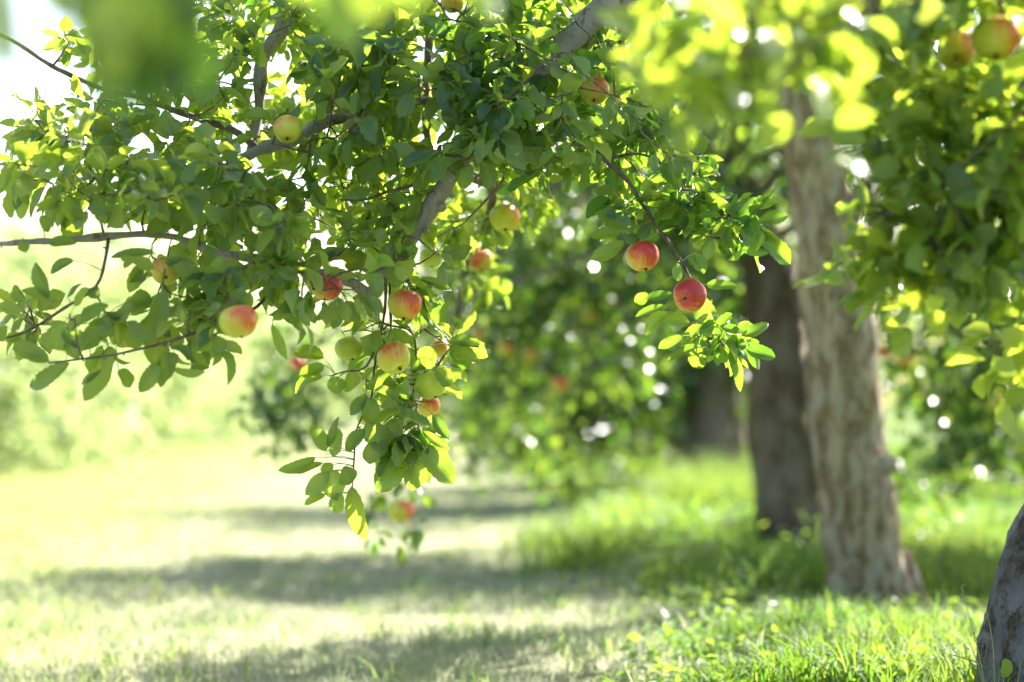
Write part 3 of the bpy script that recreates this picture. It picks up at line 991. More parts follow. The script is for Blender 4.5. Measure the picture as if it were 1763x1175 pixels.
for k_, (pts, rad) in BR.items():
    P, r = traced(pts, rad, 0.016)
    if k_ not in ('main', 'top_left', 'cross'):
        P = P + np.cumsum(R.normal(0, 0.0006, P.shape), 0) * 0.6
    wood.append(P[(project(P)[1] > -200)])
    mb = MB()
    big = max(rad) > 0.014
    rr = r * (1 + 0.07 * np.sin(np.arange(len(r)) * 0.9) * (R.uniform(0, 1, len(r)) > 0.3) + (R.uniform(0, 1, len(r)) > 0.93) * 0.18)
    if big or k_ == 'left':
        for q in range(7):
            c_ = R.uniform(0, len(P))
            rr = rr * (1 + R.uniform(0.05, 0.20) * np.exp(-((np.arange(len(P)) - c_) / R.uniform(1.0, 3.0)) ** 2))
        P = P + np.cumsum(R.normal(0, 0.0011, P.shape), 0) * np.exp(-np.abs(np.arange(len(P)) - len(P) / 2) / len(P))[:, None]
    tube(mb, P, rr, 24 if big else 9, 0, lump=0.16, fine=0.05 if big else 0.0, freq=30 if not big else 16)
    # bud scars and short spurs on the wood
    for q in range(int(len(P) / 6)):
        i = R.integers(1, len(P) - 1)
        dr = nrm(np.cross(P[i + 1] - P[i], R.normal(0, 1, 3)))
        s0 = P[i] + dr * rr[i] * 0.7
        tube(mb, [s0, s0 + dr * (rr[i] * 0.4 + 0.003), s0 + dr * (rr[i] * 0.4 + 0.006)], [0.0026, 0.002, 0.0014], 6)
    if k_ == 'main':   # pruned knots on the bare grey stretch
        for (kx, ky, rk) in ((760, 357, 0.0085), (733, 397, 0.006), (778, 338, 0.004)):
            c = at(kx, ky, 5.985)
            dr = scr((0.15, 0.0, 1))
            tube(mb, [c - dr * 0.004, c + dr * 0.006, c + dr * 0.0085, c + dr * 0.006], [rk * 1.5, rk * 1.15, rk * 0.8, rk * 0.3], 14)
    mb.build('limb' if big else 'branch', M['limb'] if big or k_ == 'left' else M['twig'], front)

nodes = np.concatenate(wood)
P1 = [(0, 250), (40, 195), (110, 170), (150, 130), (330, 20), (420, -60), (1110, -60), (1100, 80), (1130, 190), (1225, 260), (1235, 335), (1180, 345), (1120, 330), (1060, 300), (990, 280),
      (930, 300), (880, 300), (800, 290), (740, 420), (700, 440), (540, 450), (380, 410), (240, 350), (0, 320)]
tg = [region(P1, 270, 5.85, 6.4),
      region([(0, 250), (150, 200), (330, 250), (480, 300), (500, 430), (300, 380), (0, 330)], 55, 5.45, 5.9),
      region([(500, 60), (1050, 60), (1180, 300), (1000, 250), (850, 290), (600, 300)], 95, 5.7, 6.2),
      region([(250, 430), (640, 440), (650, 540), (520, 560), (450, 500), (300, 540)], 26, 5.5, 6.0),
      region([(640, 400), (760, 430), (760, 500), (680, 500)], 8, 5.8, 6.2),
      region([(20, 480), (150, 520), (110, 580), (20, 590)], 6, 5.4, 5.8),
      region([(180, 520), (420, 520), (400, 590), (180, 620)], 13, 5.4, 5.7),
      region([(570, 560), (780, 540), (790, 600), (740, 700), (640, 690)], 25, 5.9, 6.25),
      region([(640, 690), (740, 690), (740, 770), (680, 770)], 11, 5.95, 6.1),
      region([(1050, 330), (1220, 330), (1180, 420), (1130, 400)], 9, 5.9, 6.1),
      region([(1200, 370), (1320, 370), (1300, 410), (1210, 420)], 6, 5.9, 6.05),
      region([(1170, 560), (1250, 560), (1280, 600), (1190, 600)], 6, 5.95, 6.1)]
tg += [region([(905, 150), (860, 250), (815, 300), (780, 270), (850, 170)], 16, 5.75, 6.0),
       region([(735, 405), (700, 400), (630, 470), (660, 500), (720, 470)], 5, 5.75, 5.93),
       region([(430, 430), (640, 470), (640, 500), (430, 470)], 12, 5.6, 5.85),
       region([(460, 0), (560, 0), (500, 60)], 4, 6.0, 6.2), region([(100, 60), (330, 20), (330, 150), (200, 140)], 22, 6.0, 6.6)]
tg = np.concatenate(tg)
lines = grow(nodes, tg)
# foliage further back in the same crown, seen blurred between the front leaves
tg2 = np.concatenate([region([(480, -40), (1150, -40), (1150, 250), (950, 280), (820, 440), (700, 420), (560, 360), (480, 200)], 165, 6.6, 7.6),
                      region([(760, 330), (930, 330), (900, 430), (780, 440)], 14, 6.6, 7.4),
                      region([(770, 400), (860, 420), (830, 540), (780, 540)], 6, 7.4, 7.9)])
lines2 = grow(np.concatenate([nodes] + [l[-2:] for l in lines]), tg2, 0.06)
mb = MB()
for P in lines + lines2:
    k = len(P)
    tube(mb, P, np.linspace(0.0024 + 0.003 * min(k, 14) / 14, 0.0014, k), 5, 0, lump=0.1, freq=60)
for c, dd in stem_tops:
    if 5.2 < dd < 8:
        allp = np.concatenate([nodes] + lines)
        q = allp[np.linalg.norm(allp - (c + [0, 0, 0.02]), axis=1).argmin()]
        m = (c + q) / 2 + np.array([0, 0, 0.006])
        P, r = catmull([q, m, c], [0.002, 0.0016, 0.0017], 0.01)
        tube(mb, P, r, 5, 0)
mb.build('twigs', M['twig'], front)

# leaves traced one by one along the outline: base, tip (photo px), width px, u = underside towards us, depth
def z4(L_, ox, oy, k, d):
    return [(ox + a / k, oy + b / k, ox + c / k, oy + e / k, w_ / k, u_, d) for (a, b, c, e, w_, u_) in L_]


HL = z4([(200, 830, 68, 870, 42, 0), (235, 805, 200, 715, 52, 0), (262, 825, 285, 725, 55, 1), (245, 790, 270, 685, 38, 0), (225, 850, 130, 880, 28, 0), (265, 855, 220, 890, 38, 0),
         (245, 880, 170, 970, 60, 1), (265, 875, 275, 978, 76, 1), (300, 865, 335, 925, 66, 0), (235, 965, 160, 995, 32, 0), (295, 960, 272, 1030, 58, 0), (332, 935, 378, 1125, 66, 0),
         (380, 725, 308, 802, 46, 0), (390, 700, 440, 800, 78, 0), (390, 600, 318, 662, 50, 0), (500, 740, 552, 856, 92, 0), (525, 830, 427, 942, 98, 0), (565, 850, 552, 950, 66, 0),
         (575, 835, 612, 918, 42, 1), (600, 790, 708, 905, 92, 0), (590, 730, 690, 785, 30, 0), (510, 650, 625, 700, 50, 0), (630, 670, 690, 755, 42, 0), (420, 770, 400, 850, 62, 0),
         (228, 462, 123, 438, 64, 0), (230, 490, 140, 515, 52, 0), (225, 530, 110, 585, 46, 0), (265, 530, 275, 592, 62, 0), (640, 340, 657, 250, 50, 0), (620, 420, 600, 505, 76, 0),
         (690, 400, 800, 410, 52, 0), (580, 170, 700, 200, 38, 0), (415, 110, 300, 106, 58, 0), (40, 340, 84, 466, 38, 1), (395, 610, 420, 700, 66, 0), (470, 690, 510, 750, 60, 0),
         (460, 560, 520, 600, 45, 0), (560, 740, 615, 800, 55, 0), (700, 310, 740, 350, 30, 0), (640, 500, 700, 560, 60, 0), (690, 500, 755, 555, 28, 1), (330, 500, 350, 570, 50, 0)],
        450, 400, 2.136, 5.93)
HL += z4([(415, 280, 240, 195, 88, 0), (355, 300, 198, 308, 60, 0), (365, 340, 205, 415, 76, 0), (400, 300, 395, 355, 56, 0), (430, 320, 485, 262, 62, 0), (500, 290, 500, 165, 78, 0),
          (715, 50, 855, 102, 66, 0), (600, 90, 712, 155, 78, 0), (700, 110, 800, 155, 40, 1), (830, 260, 708, 235, 62, 0), (890, 190, 1070, 125, 52, 0), (935, 240, 890, 160, 50, 0),
          (940, 265, 1000, 175, 62, 1), (1040, 245, 1192, 205, 62, 0), (1030, 300, 1205, 445, 98, 0), (950, 335, 1092, 415, 56, 1), (845, 370, 955, 325, 74, 0), (808, 330, 782, 435, 52, 1),
          (725, 400, 775, 492, 66, 0), (635, 450, 640, 545, 48, 1), (780, 560, 933, 562, 58, 0), (610, 605, 485, 625, 50, 0), (490, 610, 420, 640, 56, 0), (570, 665, 430, 700, 46, 0),
          (590, 700, 468, 802, 70, 0), (745, 750, 780, 632, 82, 1), (700, 755, 565, 728, 62, 0), (660, 820, 545, 876, 48, 0), (760, 870, 582, 932, 52, 0), (770, 880, 712, 978, 86, 0),
          (765, 830, 790, 742, 72, 1), (810, 830, 875, 790, 60, 0), (835, 770, 902, 702, 48, 0), (850, 770, 962, 805, 52, 0), (960, 820, 1090, 748, 66, 0), (985, 890, 1130, 910, 76, 0),
          (985, 870, 880, 850, 72, 0), (895, 900, 960, 1082, 50, 0), (985, 850, 1032, 990, 52, 1), (820, 860, 880, 950, 60, 1), (560, 690, 640, 640, 40, 0), (690, 210, 640, 160, 50, 0)],
         950, 300, 2.938, 5.93)
HL += z4([(350, 810, 125, 905, 96, 0), (560, 850, 428, 988, 92, 0), (800, 800, 702, 948, 76, 0), (832, 790, 815, 925, 46, 0), (600, 842, 672, 922, 84, 0), (520, 830, 408, 902, 48, 0),
          (925, 750, 1042, 815, 60, 0), (862, 830, 1046, 872, 40, 1), (245, 795, 82, 688, 92, 0), (345, 745, 190, 648, 82, 0), (455, 722, 320, 638, 92, 0), (580, 662, 468, 610, 60, 0),
          (470, 580, 328, 610, 62, 0), (242, 482, 180, 308, 66, 0), (670, 490, 558, 602, 62, 0), (800, 692, 832, 458, 86, 0), (792, 692, 650, 600, 86, 0), (700, 742, 640, 640, 72, 0),
          (1080, 670, 1132, 752, 66, 1), (1218, 462, 1078, 338, 112, 0), (1010, 382, 862, 282, 92, 0), (780, 250, 568, 250, 48, 0), (372, 290, 248, 345, 62, 0), (100, 560, 0, 500, 60, 0),
          (290, 500, 130, 415, 60, 0), (340, 480, 400, 405, 40, 0), (440, 440, 498, 470, 60, 0), (380, 200, 250, 190, 55, 0), (110, 190, 130, 245, 50, 0), (210, 60, 245, 140, 50, 0),
          (400, 790, 320, 700, 60, 0), (250, 800, 130, 770, 40, 0), (30, 620, 0, 700, 60, 0), (120, 580, 60, 660, 50, 0)],
         0, 350, 2.937, 5.55)
mb = MB()
nn = rosettes(mb, lines, tintf=lambda E: np.clip(0.42 - 0.32 * E[:, 0] + R.normal(0, 0.22, len(E)), 0, 1))  # sunlight on the left side put into the tint: brighter leftward
rosettes(mb, lines2, per=(7, 11), rows=7, cols=5, petiole=False, tintf=lambda E: np.clip(0.6 - 0.25 * E[:, 0] + R.normal(0, 0.2, len(E)), 0, 1))  # rear leaves get the same leftward sun brightening in their tint
wood_all = np.concatenate([nodes] + lines)
B, D, Nn, LL, WW, TT = [], [], [], [], [], []
for (x0, y0, x1, y1, w_, u_, dd) in HL:
    b0 = at(x0, y0, dd)
    k = wood_all[np.linalg.norm(wood_all - b0, axis=1).argmin()]
    dk = project(k)[2]
    d1 = dd * 0.45 + dk * 0.55 if abs(dk - dd) < 0.25 else dd
    d1 += R.uniform(-0.02, 0.02)
    tl = R.uniform(-0.35, 0.35)
    b0 = at(x0, y0, d1)
    b1 = at(x1, y1, d1 + tl * math.hypot(x1 - x0, y1 - y0) / F_PX * d1)
    v = b1 - b0
    B.append(b0)
    D.append(v)
    nv = scr((R.normal(0, 0.3), 0.55 + R.normal(0, 0.15), 1.0)) * (1 if not u_ else -1)
    Nn.append(nv)
    LL.append(np.linalg.norm(v) * 1.06)
    WW.append(w_ / F_PX * d1 * 1.12)
    TT.append(float(np.clip(0.42 - 0.3 * b0[0] + R.normal(0, 0.12), 0, 1)))  # traced leaves also carry the left-hand sunlight in their tint
    k = wood_all[np.linalg.norm(wood_all - b0, axis=1).argmin()]
    if np.linalg.norm(k - b0) > 0.002:
        m = (k + b0) / 2 + np.array([0, 0, 0.004])
        P, r = catmull([k, m, b0], [0.0013, 0.0010, 0.0009], 0.012)
        tube(mb, P, r, 4, 1)
N = len(B)
leaf_batch(mb, np.array(B), np.array(D), np.array(Nn), LL, WW, R.uniform(0.1, 0.6, N), R.uniform(0.15, 0.45, N), R.uniform(0.03, 0.12, N), 15, 7, 0, np.array(TT),
           twist=R.normal(0, 0.25, N), blunt=0.60)
# the rest of the crown above the photo: it shades the middle of the boughs
top = blob_points([(1250, -330, 6.2, 0.75, 0.8, 0.35, 90), (1750, -450, 6.3, 0.8, 1.0, 0.5, 130), (2200, -500, 6.5, 1.0, 1.2, 0.7, 100), (2500, -150, 6.5, 0.7, 1.0, 0.6, 90),
                   (1500, -700, 6.4, 0.9, 0.9, 0.4, 60), (900, -280, 6.3, 0.4, 0.5, 0.25, 30), (2150, 100, 6.9, 0.5, 0.6, 0.5, 60)])
cluster_leaves(mb, top, 9, 0.07, 0.08)
print('hero leaves', nn, 'targets', len(tg))
mb.build('crown', [M['leaf'], M['petiole']], front)


# ------------------------------------------------------------------ other trees
def make_tree(label, base, trunk, barkm, blobs, leafm='leaf_far', size=0.085, per=9, group='apple trees of the right row', tint=0.5, gap=0.0, sides=40, spread=0.085,
              extra=None, limb_r=1.0, mult=1.0, gfreq=5.0, catname='tree', name='apple_tree'):
    root = empty(name, (base[0], base[1], 0))
    tag(root, label, catname, group)
    mb = MB()
    P, r = catmull(trunk[0], trunk[1], 0.02)
    tube(mb, P, r, sides, 0, lump=0.16, fine=0.055, freq=5)
    if extra:
        extra(mb)
    mb.build('trunk', M[barkm], root)
    topn = P[int(len(P) * 0.62):]
    pts_all = []
    for b in blobs:
        pts = blob_points([b], mult)
        if gap:
            pts = pts[fnoise(pts[:, 0] + pts[:, 1] * 0.4, pts[:, 2] * 1.3 + pts[:, 1] * 0.3, gfreq, b[0] * 0.01) > -gap]
        pts = pts[pts[:, 2] > 0.12]
        pts_all.append(pts)
        c = at(*b[:3])
        s0 = topn[R.integers(0, len(topn))]
        m = (s0 + c) / 2 + np.array([0, 0, 0.25 + 0.1 * R.normal()])
        Q, rq = catmull([s0, m, c + R.normal(0, 0.05, 3)], [0.045 * limb_r, 0.03 * limb_r, 0.008 * limb_r], 0.08)
        qx, qy, qd = project(Q)
        if any((np.hypot(qx - a_[0], qy - a_[1]) < a_[2] * 1.3).any() for a_ in APPLES if 3 < a_[3] < 5 and limb_r < 0.5):
            continue
        rq = rq * min(1.0, 1.1 / np.linalg.norm(s0 - c))
        mb = MB()
        tube(mb, Q, rq, 9, 0, lump=0.15, freq=8)
        for q in pts[:: 5]:
            k = Q[np.linalg.norm(Q - q, axis=1).argmin()]
            tube(mb, [k, (k + q) / 2 + R.normal(0, 0.03, 3), q], [0.006, 0.004, 0.002], 4, 0)
        mb.build('limb', M['bark_brown'] if limb_r > 0.5 else M['twig'], root)
    mb = MB()
    pts_all = np.concatenate(pts_all)
    cluster_leaves(mb, pts_all, per, spread, size, tintmean=tint)
    mb.build('crown', M[leafm], root)
    return root


# near tree, its trunk out of frame to the right; boughs reach over the camera's view
nb = np.array([1.75, 3.6, 0.0])
near_blobs = [  # px, py, d, rx, ry, rz, clusters
    (1640, 20, 4.2, 0.17, 0.22, 0.12, 26), (1740, 250, 4.3, 0.10, 0.2, 0.20, 26), (1600, 190, 4.35, 0.14, 0.15, 0.13, 16), (1640, 410, 4.35, 0.13, 0.14, 0.11, 18), (1480, 60, 4.1, 0.20, 0.15, 0.09, 14),
    (1300, 20, 3.8, 0.18, 0.15, 0.07, 11), (1190, 110, 3.7, 0.10, 0.1, 0.09, 4), (1300, 150, 3.7, 0.08, 0.1, 0.08, 3), (1440, 150, 4.2, 0.08, 0.1, 0.06, 4), (1480, 420, 4.4, 0.06, 0.1, 0.05, 4),
    (1540, 320, 4.3, 0.07, 0.12, 0.10, 7), (1580, 470, 4.35, 0.10, 0.12, 0.05, 6), (1150, 60, 3.6, 0.09, 0.1, 0.09, 3), (1390, 80, 3.9, 0.12, 0.12, 0.09, 8), (1772, 600, 4.5, 0.05, 0.1, 0.09, 6), (1760, 440, 4.4, 0.07, 0.1, 0.10, 10), (1900, 200, 4.2, 0.2, 0.3, 0.3, 14), (1700, -160, 4.1, 0.3, 0.3, 0.1, 12),
    (1300, -180, 3.8, 0.3, 0.4, 0.1, 5)]
near_blobs = [(a, b, c + 0.5, d, e, f, int(g * 1.2)) if c >= 4 else (a, b, c, d, e, f, g) for a, b, c, d, e, f, g in near_blobs]
near = make_tree('nearest apple tree, only its strongly blurred leaves show along the top and upper right', nb,
                 ([nb + [0, 0, -0.05], nb + [0.02, 0, 0.4], nb + [-0.03, 0, 0.9], nb + [0.0, 0, 1.5], nb + [-0.1, -0.1, 2.0]], [0.16, 0.13, 0.12, 0.11, 0.07]), 'bark_front',
                 near_blobs, per=7, spread=0.05, size=0.08, tint=0.85, limb_r=0.3, leafm='leaf')
mb = MB()
# bough reaching left above the frame, with the very near leaves hanging off it
nb_pts = [np.array([1.65, 3.5, 1.75]), np.array([1.0, 3.0, 1.72]), np.array([0.4, 2.7, 1.62]), np.array([0.0, 2.55, 1.5]), np.array([-0.35, 2.3, 1.42]), np.array([-0.6, 2.15, 1.38])]
Q, rq = catmull(nb_pts, [0.04, 0.03, 0.022, 0.016, 0.01, 0.005], 0.03)
tube(mb, Q, rq, 10, 0, lump=0.12, freq=14)
NL = [  # base px, tip px, width, depth : leaves a couple of metres from the lens
    (180, -60, 165, 150, 95, 2.15), (260, -50, 250, 130, 110, 2.2), (215, -90, 215, 90, 120, 2.1), (290, -80, 300, 70, 90, 2.25), (140, -80, 190, 60, 90, 2.2), (-10, -60, 10, 130, 60, 2.2), (75, -90, 95, 30, 50, 2.3), (240, -20, 140, 60, 80, 2.05),
    (560, -60, 605, 85, 75, 2.75), (620, -70, 570, 50, 70, 2.7), (690, -60, 640, 35, 75, 2.8), (520, -60, 560, 30, 50, 2.8), (700, -80, 715, 30, 60, 2.8), (830, -70, 845, 38, 60, 2.9), (600, -80, 650, 40, 80, 2.65)]
NL += [(x0 + R.uniform(-25, 25), y0 + R.uniform(-15, 0), x1 + R.uniform(-40, 40), y1 - R.uniform(10, 50), w_, dd + R.uniform(0.02, 0.12)) for (x0, y0, x1, y1, w_, dd) in NL if x0 > 100]
B, D, Nn, LL, WW = [], [], [], [], []
for (x0, y0, x1, y1, w_, dd) in NL:
    b0, b1 = at(x0, y0, dd), at(x1, y1, dd + R.uniform(-0.02, 0.02))
    B.append(b0); D.append(b1 - b0); LL.append(np.linalg.norm(b1 - b0)); WW.append(w_ / F_PX * dd)
    Nn.append(scr((R.normal(0, 0.5), 0.3, -1.0 if dd > 2.5 else 1.0)))
    k = Q[np.linalg.norm(Q - b0, axis=1).argmin()]
    tube(mb, [k, (k + b0) / 2 + np.array([0.01, 0, 0.02]), b0], [0.003, 0.002, 0.0012], 5)
mb.build('branch', M['twig'], near)
mb = MB()
N = len(B)
leaf_batch(mb, np.array(B), np.array(D), np.array(Nn), LL, WW, R.uniform(0.1, 0.4, N), R.uniform(0.1, 0.4, N), R.uniform(0.02, 0.08, N), 11, 5, 0, R.uniform(0.4, 0.9, N), blunt=0.55)
cluster_leaves(mb, at(240, 0, 2.25) + rand_dirs(18) * R.uniform(0.1, 1, (18, 1)) * np.array([0.040, 0.06, 0.028]), 4, 0.012, 0.075, rows=8, cols=5, tintmean=0.1, droop=1.2)  # clump layered in for darkness, its shade also put into a low tint
cluster_leaves(mb, np.mean(B[:6], 0) + SUN * 0.52 + rand_dirs(100) * R.uniform(0, 1, (100, 1)) ** 0.5 * np.array([0.20, 0.12, 0.10]), 8, 0.05, 0.085, rows=6, cols=3)  # unseen leaf clump added sunward of the top-left leaves to shade them
mb.build('leaves', M['leaf'], near)


# second tree: the pale tan trunk
def tan_extra(mb):
    c = at(1528, 800, 9.55)      # knot on the right edge
    tube(mb, [c - [0.05, 0, 0.01], c + [0.0, -0.01, 0.0], c + [0.022, -0.015, 0.01], c + [0.03, -0.015, 0.01]], [0.06, 0.055, 0.04, 0.015], 14, lump=0.3, freq=9)
    c = at(1530, 835, 9.55)
    tube(mb, [c - [0.05, 0, 0.02], c + [0.0, -0.01, 0.0], c + [0.018, -0.015, 0.0]], [0.05, 0.045, 0.02], 12, lump=0.3, freq=9)
    for P_, r_ in (([at(1540, 960, 9.6), at(1575, 1025, 9.58), at(1605, 1068, 9.55)], [0.07, 0.045, 0.02]),
                   ([at(1460, 960, 9.6), at(1440, 1045, 9.55), at(1425, 1080, 9.5)], [0.08, 0.05, 0.03]),
                   ([at(1450, 400, 9.6), at(1480, 345, 9.55), at(1505, 350, 9.5), at(1512, 372, 9.45)], [0.06, 0.04, 0.035, 0.02])):
        P, r = catmull(P_, r_, 0.03)
        tube(mb, P, r, 14, 0, lump=0.2, freq=7)


b2 = at(1500, 1062, 9.65)
T2 = [(1503, 1085), (1500, 1040), (1490, 960), (1478, 880), (1466, 790), (1455, 700), (1450, 610), (1445, 530), (1428, 430), (1408, 320), (1392, 240), (1378, 180), (1370, 110), (1375, 0), (1380, -150)]
R2 = [0.22, 0.175, 0.152, 0.148, 0.15, 0.148, 0.143, 0.143, 0.138, 0.118, 0.105, 0.085, 0.075, 0.06, 0.05]
make_tree('apple tree with the pale tan patchy trunk standing in full view at right', b2,
          ([at(a, b, 9.6) for a, b in T2], R2), 'bark_tan',
          [(1300, -60, 9.6, 0.9, 1.1, 0.32, 170), (1550, -80, 9.8, 0.9, 1.1, 0.4, 140), (1150, 60, 9.9, 0.5, 0.5, 0.25, 45), (1290, 130, 10.1, 0.35, 0.4, 0.25, 34), (1420, 90, 10.0, 0.4, 0.5, 0.22, 36),
           (1600, 150, 9.9, 0.5, 0.5, 0.35, 46), (1750, 60, 9.8, 0.5, 0.8, 0.5, 60), (1500, -420, 9.6, 1.3, 1.2, 0.6, 170), (1050, -260, 9.5, 0.7, 1.0, 0.4, 80), (1900, -150, 9.6, 0.7, 1.1, 0.6, 90), (1700, -150, 10.4, 0.7, 0.7, 0.3, 120), (1950, 40, 11.4, 0.7, 0.7, 0.3, 160)],
          extra=tan_extra, sides=90, gap=-0.12, gfreq=8.0, mult=0.75)

# third tree: darker trunk behind the tan one
T3 = [(1382, 975), (1378, 930), (1366, 870), (1352, 780), (1345, 680), (1338, 590), (1330, 500), (1310, 430), (1280, 370), (1270, 250), (1290, 100)]
R3 = [0.28, 0.235, 0.205, 0.19, 0.175, 0.17, 0.165, 0.14, 0.11, 0.09, 0.06]


def third_extra(mb):
    P, r = catmull([at(1325, 500, 13.4), at(1290, 450, 13.3), at(1240, 430, 13.2), at(1190, 400, 13.1)], [0.1, 0.075, 0.06, 0.04], 0.05)
    tube(mb, P, r, 14, 0, lump=0.2, freq=6)


make_tree('apple tree with the darker brown trunk partly behind the tan trunk', at(1370, 950, 13.4),
          ([at(a, b, 13.4) for a, b in T3], R3), 'bark_dark',
          [(1230, 260, 13.2, 0.55, 0.7, 0.45, 85), (1040, 330, 13.4, 0.7, 0.8, 0.45, 120), (900, 420, 13.6, 0.55, 0.7, 0.5, 100), (840, 560, 13.8, 0.35, 0.5, 0.5, 60), (1010, 560, 13.7, 0.55, 0.6, 0.5, 90),
           (1170, 470, 13.3, 0.45, 0.6, 0.4, 60), (500, 650, 12.2, 0.16, 0.3, 0.42, 22), (480, 740, 12.2, 0.1, 0.2, 0.2, 6), (640, 480, 12.9, 0.5, 0.5, 0.35, 34), (860, 740, 14.0, 0.28, 0.4, 0.25, 40), (940, 780, 14.2, 0.16, 0.3, 0.16, 16), (1640, 560, 13.0, 0.5, 0.7, 0.5, 110), (1720, 700, 13.2, 0.4, 0.6, 0.42, 80),
           (1600, 740, 13.4, 0.3, 0.5, 0.35, 36), (1780, 380, 13.0, 0.6, 0.8, 0.6, 100), (1640, 180, 13.2, 0.8, 1.1, 0.35, 260), (1970, 220, 12.3, 0.8, 1.3, 0.45, 420), (2280, 190, 12.3, 0.7, 1.3, 0.45, 320), (1600, 300, 13.2, 0.6, 0.8, 0.5, 80), (1300, -50, 13.4, 1.5, 1.2, 0.7, 95), (1700, 0, 13.4, 0.9, 1.2, 0.8, 140), (1000, 60, 13.4, 0.9, 1.1, 0.6, 50)],  # outermost right-hand masses, out of view, were added to shade the grass
          tint=0.25, gap=0.12, mult=1.6, gfreq=9.0)
T4 = [(1233, 905), (1232, 860), (1228, 760), (1226, 650), (1222, 540), (1225, 380), (1235, 250)]
R4 = [0.30, 0.27, 0.25, 0.23, 0.21, 0.15, 0.08]
make_tree('apple tree whose faint brown trunk shows low behind the dark trunk', at(1232, 876, 20.0),
          ([at(a, b, 20.0) for a, b in T4], R4), 'bark_brown',
          [(1275, 560, 19.8, 0.35, 0.4, 0.6, 70), (1290, 720, 20.5, 0.2, 0.4, 0.35, 26), (1090, 560, 19.6, 0.8, 0.9, 0.6, 110), (960, 640, 19.8, 0.7, 0.8, 0.6, 110), (880, 730, 20.2, 0.5, 0.7, 0.35, 55), (1010, 730, 20.2, 0.5, 0.7, 0.3, 55), (1130, 700, 19.9, 0.3, 0.6, 0.3, 30), (820, 560, 19.6, 0.5, 0.8, 0.7, 70),
           (1200, 420, 19.8, 0.8, 0.9, 0.6, 80), (1000, 350, 20.2, 1.4, 1.3, 0.9, 200), (1330, 400, 20.2, 0.9, 1.0, 0.8, 70), (1550, 560, 20.2, 0.8, 1.0, 0.8, 90), (1700, 690, 20.2, 0.5, 0.9, 0.45, 50), (1300, 100, 20.2, 1.5, 1.3, 0.8, 160)],
          tint=0.22, gap=0.35, mult=1.7, per=8, size=0.10, spread=0.11)


# farther trees of the rows: three kinds built once, then copied
def kind_tree(seed, hgt, rad, leafm, skirt, n, label, group, loc, size=0.13, name='apple_tree', tint=0.5):
    root = empty(name, (0, 0, 0))
    tag(root, label, 'tree', group)
    mb = MB()
    P, r = catmull([(0, 0, -0.1), (0.05, 0, 0.5), (0.0, 0.05, 1.0), (0.1, 0, hgt * 0.6), (0.1, 0, hgt * 0.85)], [0.22, 0.17, 0.15, 0.09, 0.04], 0.08)
    tube(mb, P, r, 18, 0, lump=0.2, freq=3)
    mb.build('trunk', M['bark_dark'], root)
    cs = []
    for k in range(16):
        a = R.uniform(0, 6.283)
        q = R.uniform(0.2, 0.75) * rad
        cs.append((math.cos(a) * q, math.sin(a) * q, R.uniform(skirt, hgt - 0.5)))
    for k in range(5):
        c = np.array(cs[k])
        mb = MB()
        Q, rq = catmull([P[len(P) // 2], (P[len(P) // 2] + c) / 2 + [0, 0, 0.2], c], [0.06, 0.04, 0.015], 0.15)
        tube(mb, Q, rq, 7, 0)
        mb.build('limb', M['bark_dark'], root)
    pts = []
    for c in cs:
        m = n // 16
        pts.append(np.array(c) + rand_dirs(m) * R.uniform(0.3, 1, (m, 1)) ** 0.5 * np.array([rad * 0.42, rad * 0.42, hgt * 0.2]))
    pts = np.concatenate(pts)
    pts = pts[pts[:, 2] > 0.1]
    mb = MB()
    cluster_leaves(mb, pts, 9, 0.15, size, tintmean=tint)
    mb.build('crown', M[leafm], root)
    root.location = loc
    return root


def copy_tree(o, loc, rz, sc, label, group):
    r = o.copy()
    COL.objects.link(r)
    r.location = loc
    r.rotation_euler = (0, 0, rz)
    r.scale = (sc, sc, sc)
    r['label'] = label
    r['group'] = group
    for ch in o.children:
        c = ch.copy()
        COL.objects.link(c)
        c.parent = r
    return r


G1 = 'far trees closing the right row'
G2 = 'pale sunlit trees of the left row'
kA = kind_tree(1, 3.2, 1.6, 'leaf_far', 0.9, 520, 'blurred green apple tree seen down the right row behind the dark crown', G1, (1.7, 24.5, 0))
k1 = copy_tree(kA, (1.7, 30.5, 0), 1.9, 1.0, 'blurred green apple tree second beyond the dark crown in the right row', G1)
copy_tree(kA, (1.5, 37, 0), 3.5, 1.05, 'blurred green apple tree third beyond the dark crown in the right row', G1)
copy_tree(kA, (1.3, 45, 0), 0.6, 1.1, 'blurred green apple tree farthest down the right row', G1)
copy_tree(kA, (6.2, 19.5, 0), 2.5, 1.0, 'blurred apple tree of a further row, seen at the right edge behind the tan trunk', 'blurred trees of the row beyond')
copy_tree(kA, (6.4, 25.5, 0), 4.5, 1.05, 'blurred apple tree of a further row, right of the tan trunk above bright grass', 'blurred trees of the row beyond')
copy_tree(kA, (6.6, 32, 0), 5.5, 1.05, 'blurred apple tree of a further row, farthest back right of the tan trunk', 'blurred trees of the row beyond')
kB = kind_tree(2, 3.7, 2.1, 'leaf_hazed', 0.25, 760, 'pale sunlit leafy tree nearest the left edge of the photo', G2, (-6.6, 27.5, 0), size=0.15, name='orchard_tree')
spots = [(-6.8, 31.5, 'second from the left edge'), (-6.7, 35.5, 'third from the left edge'), (-6.9, 40, 'fourth from the left edge'), (-6.8, 45, 'fifth from the left edge'),
         (-7.0, 51, 'sixth from the left edge'), (-6.6, 58, 'seventh from the left edge, behind the boughs'), (-5.2, 66, 'closing the lane at its left side'),
         (-2.2, 68, 'closing the lane in the middle'), (1.0, 70, 'closing the lane behind the hanging cluster')]
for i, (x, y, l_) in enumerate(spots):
    copy_tree(kB, (x, y, 0), i * 1.37 + 0.5, 1.0 + 0.06 * (i % 3), 'pale sunlit leafy tree ' + l_, G2)

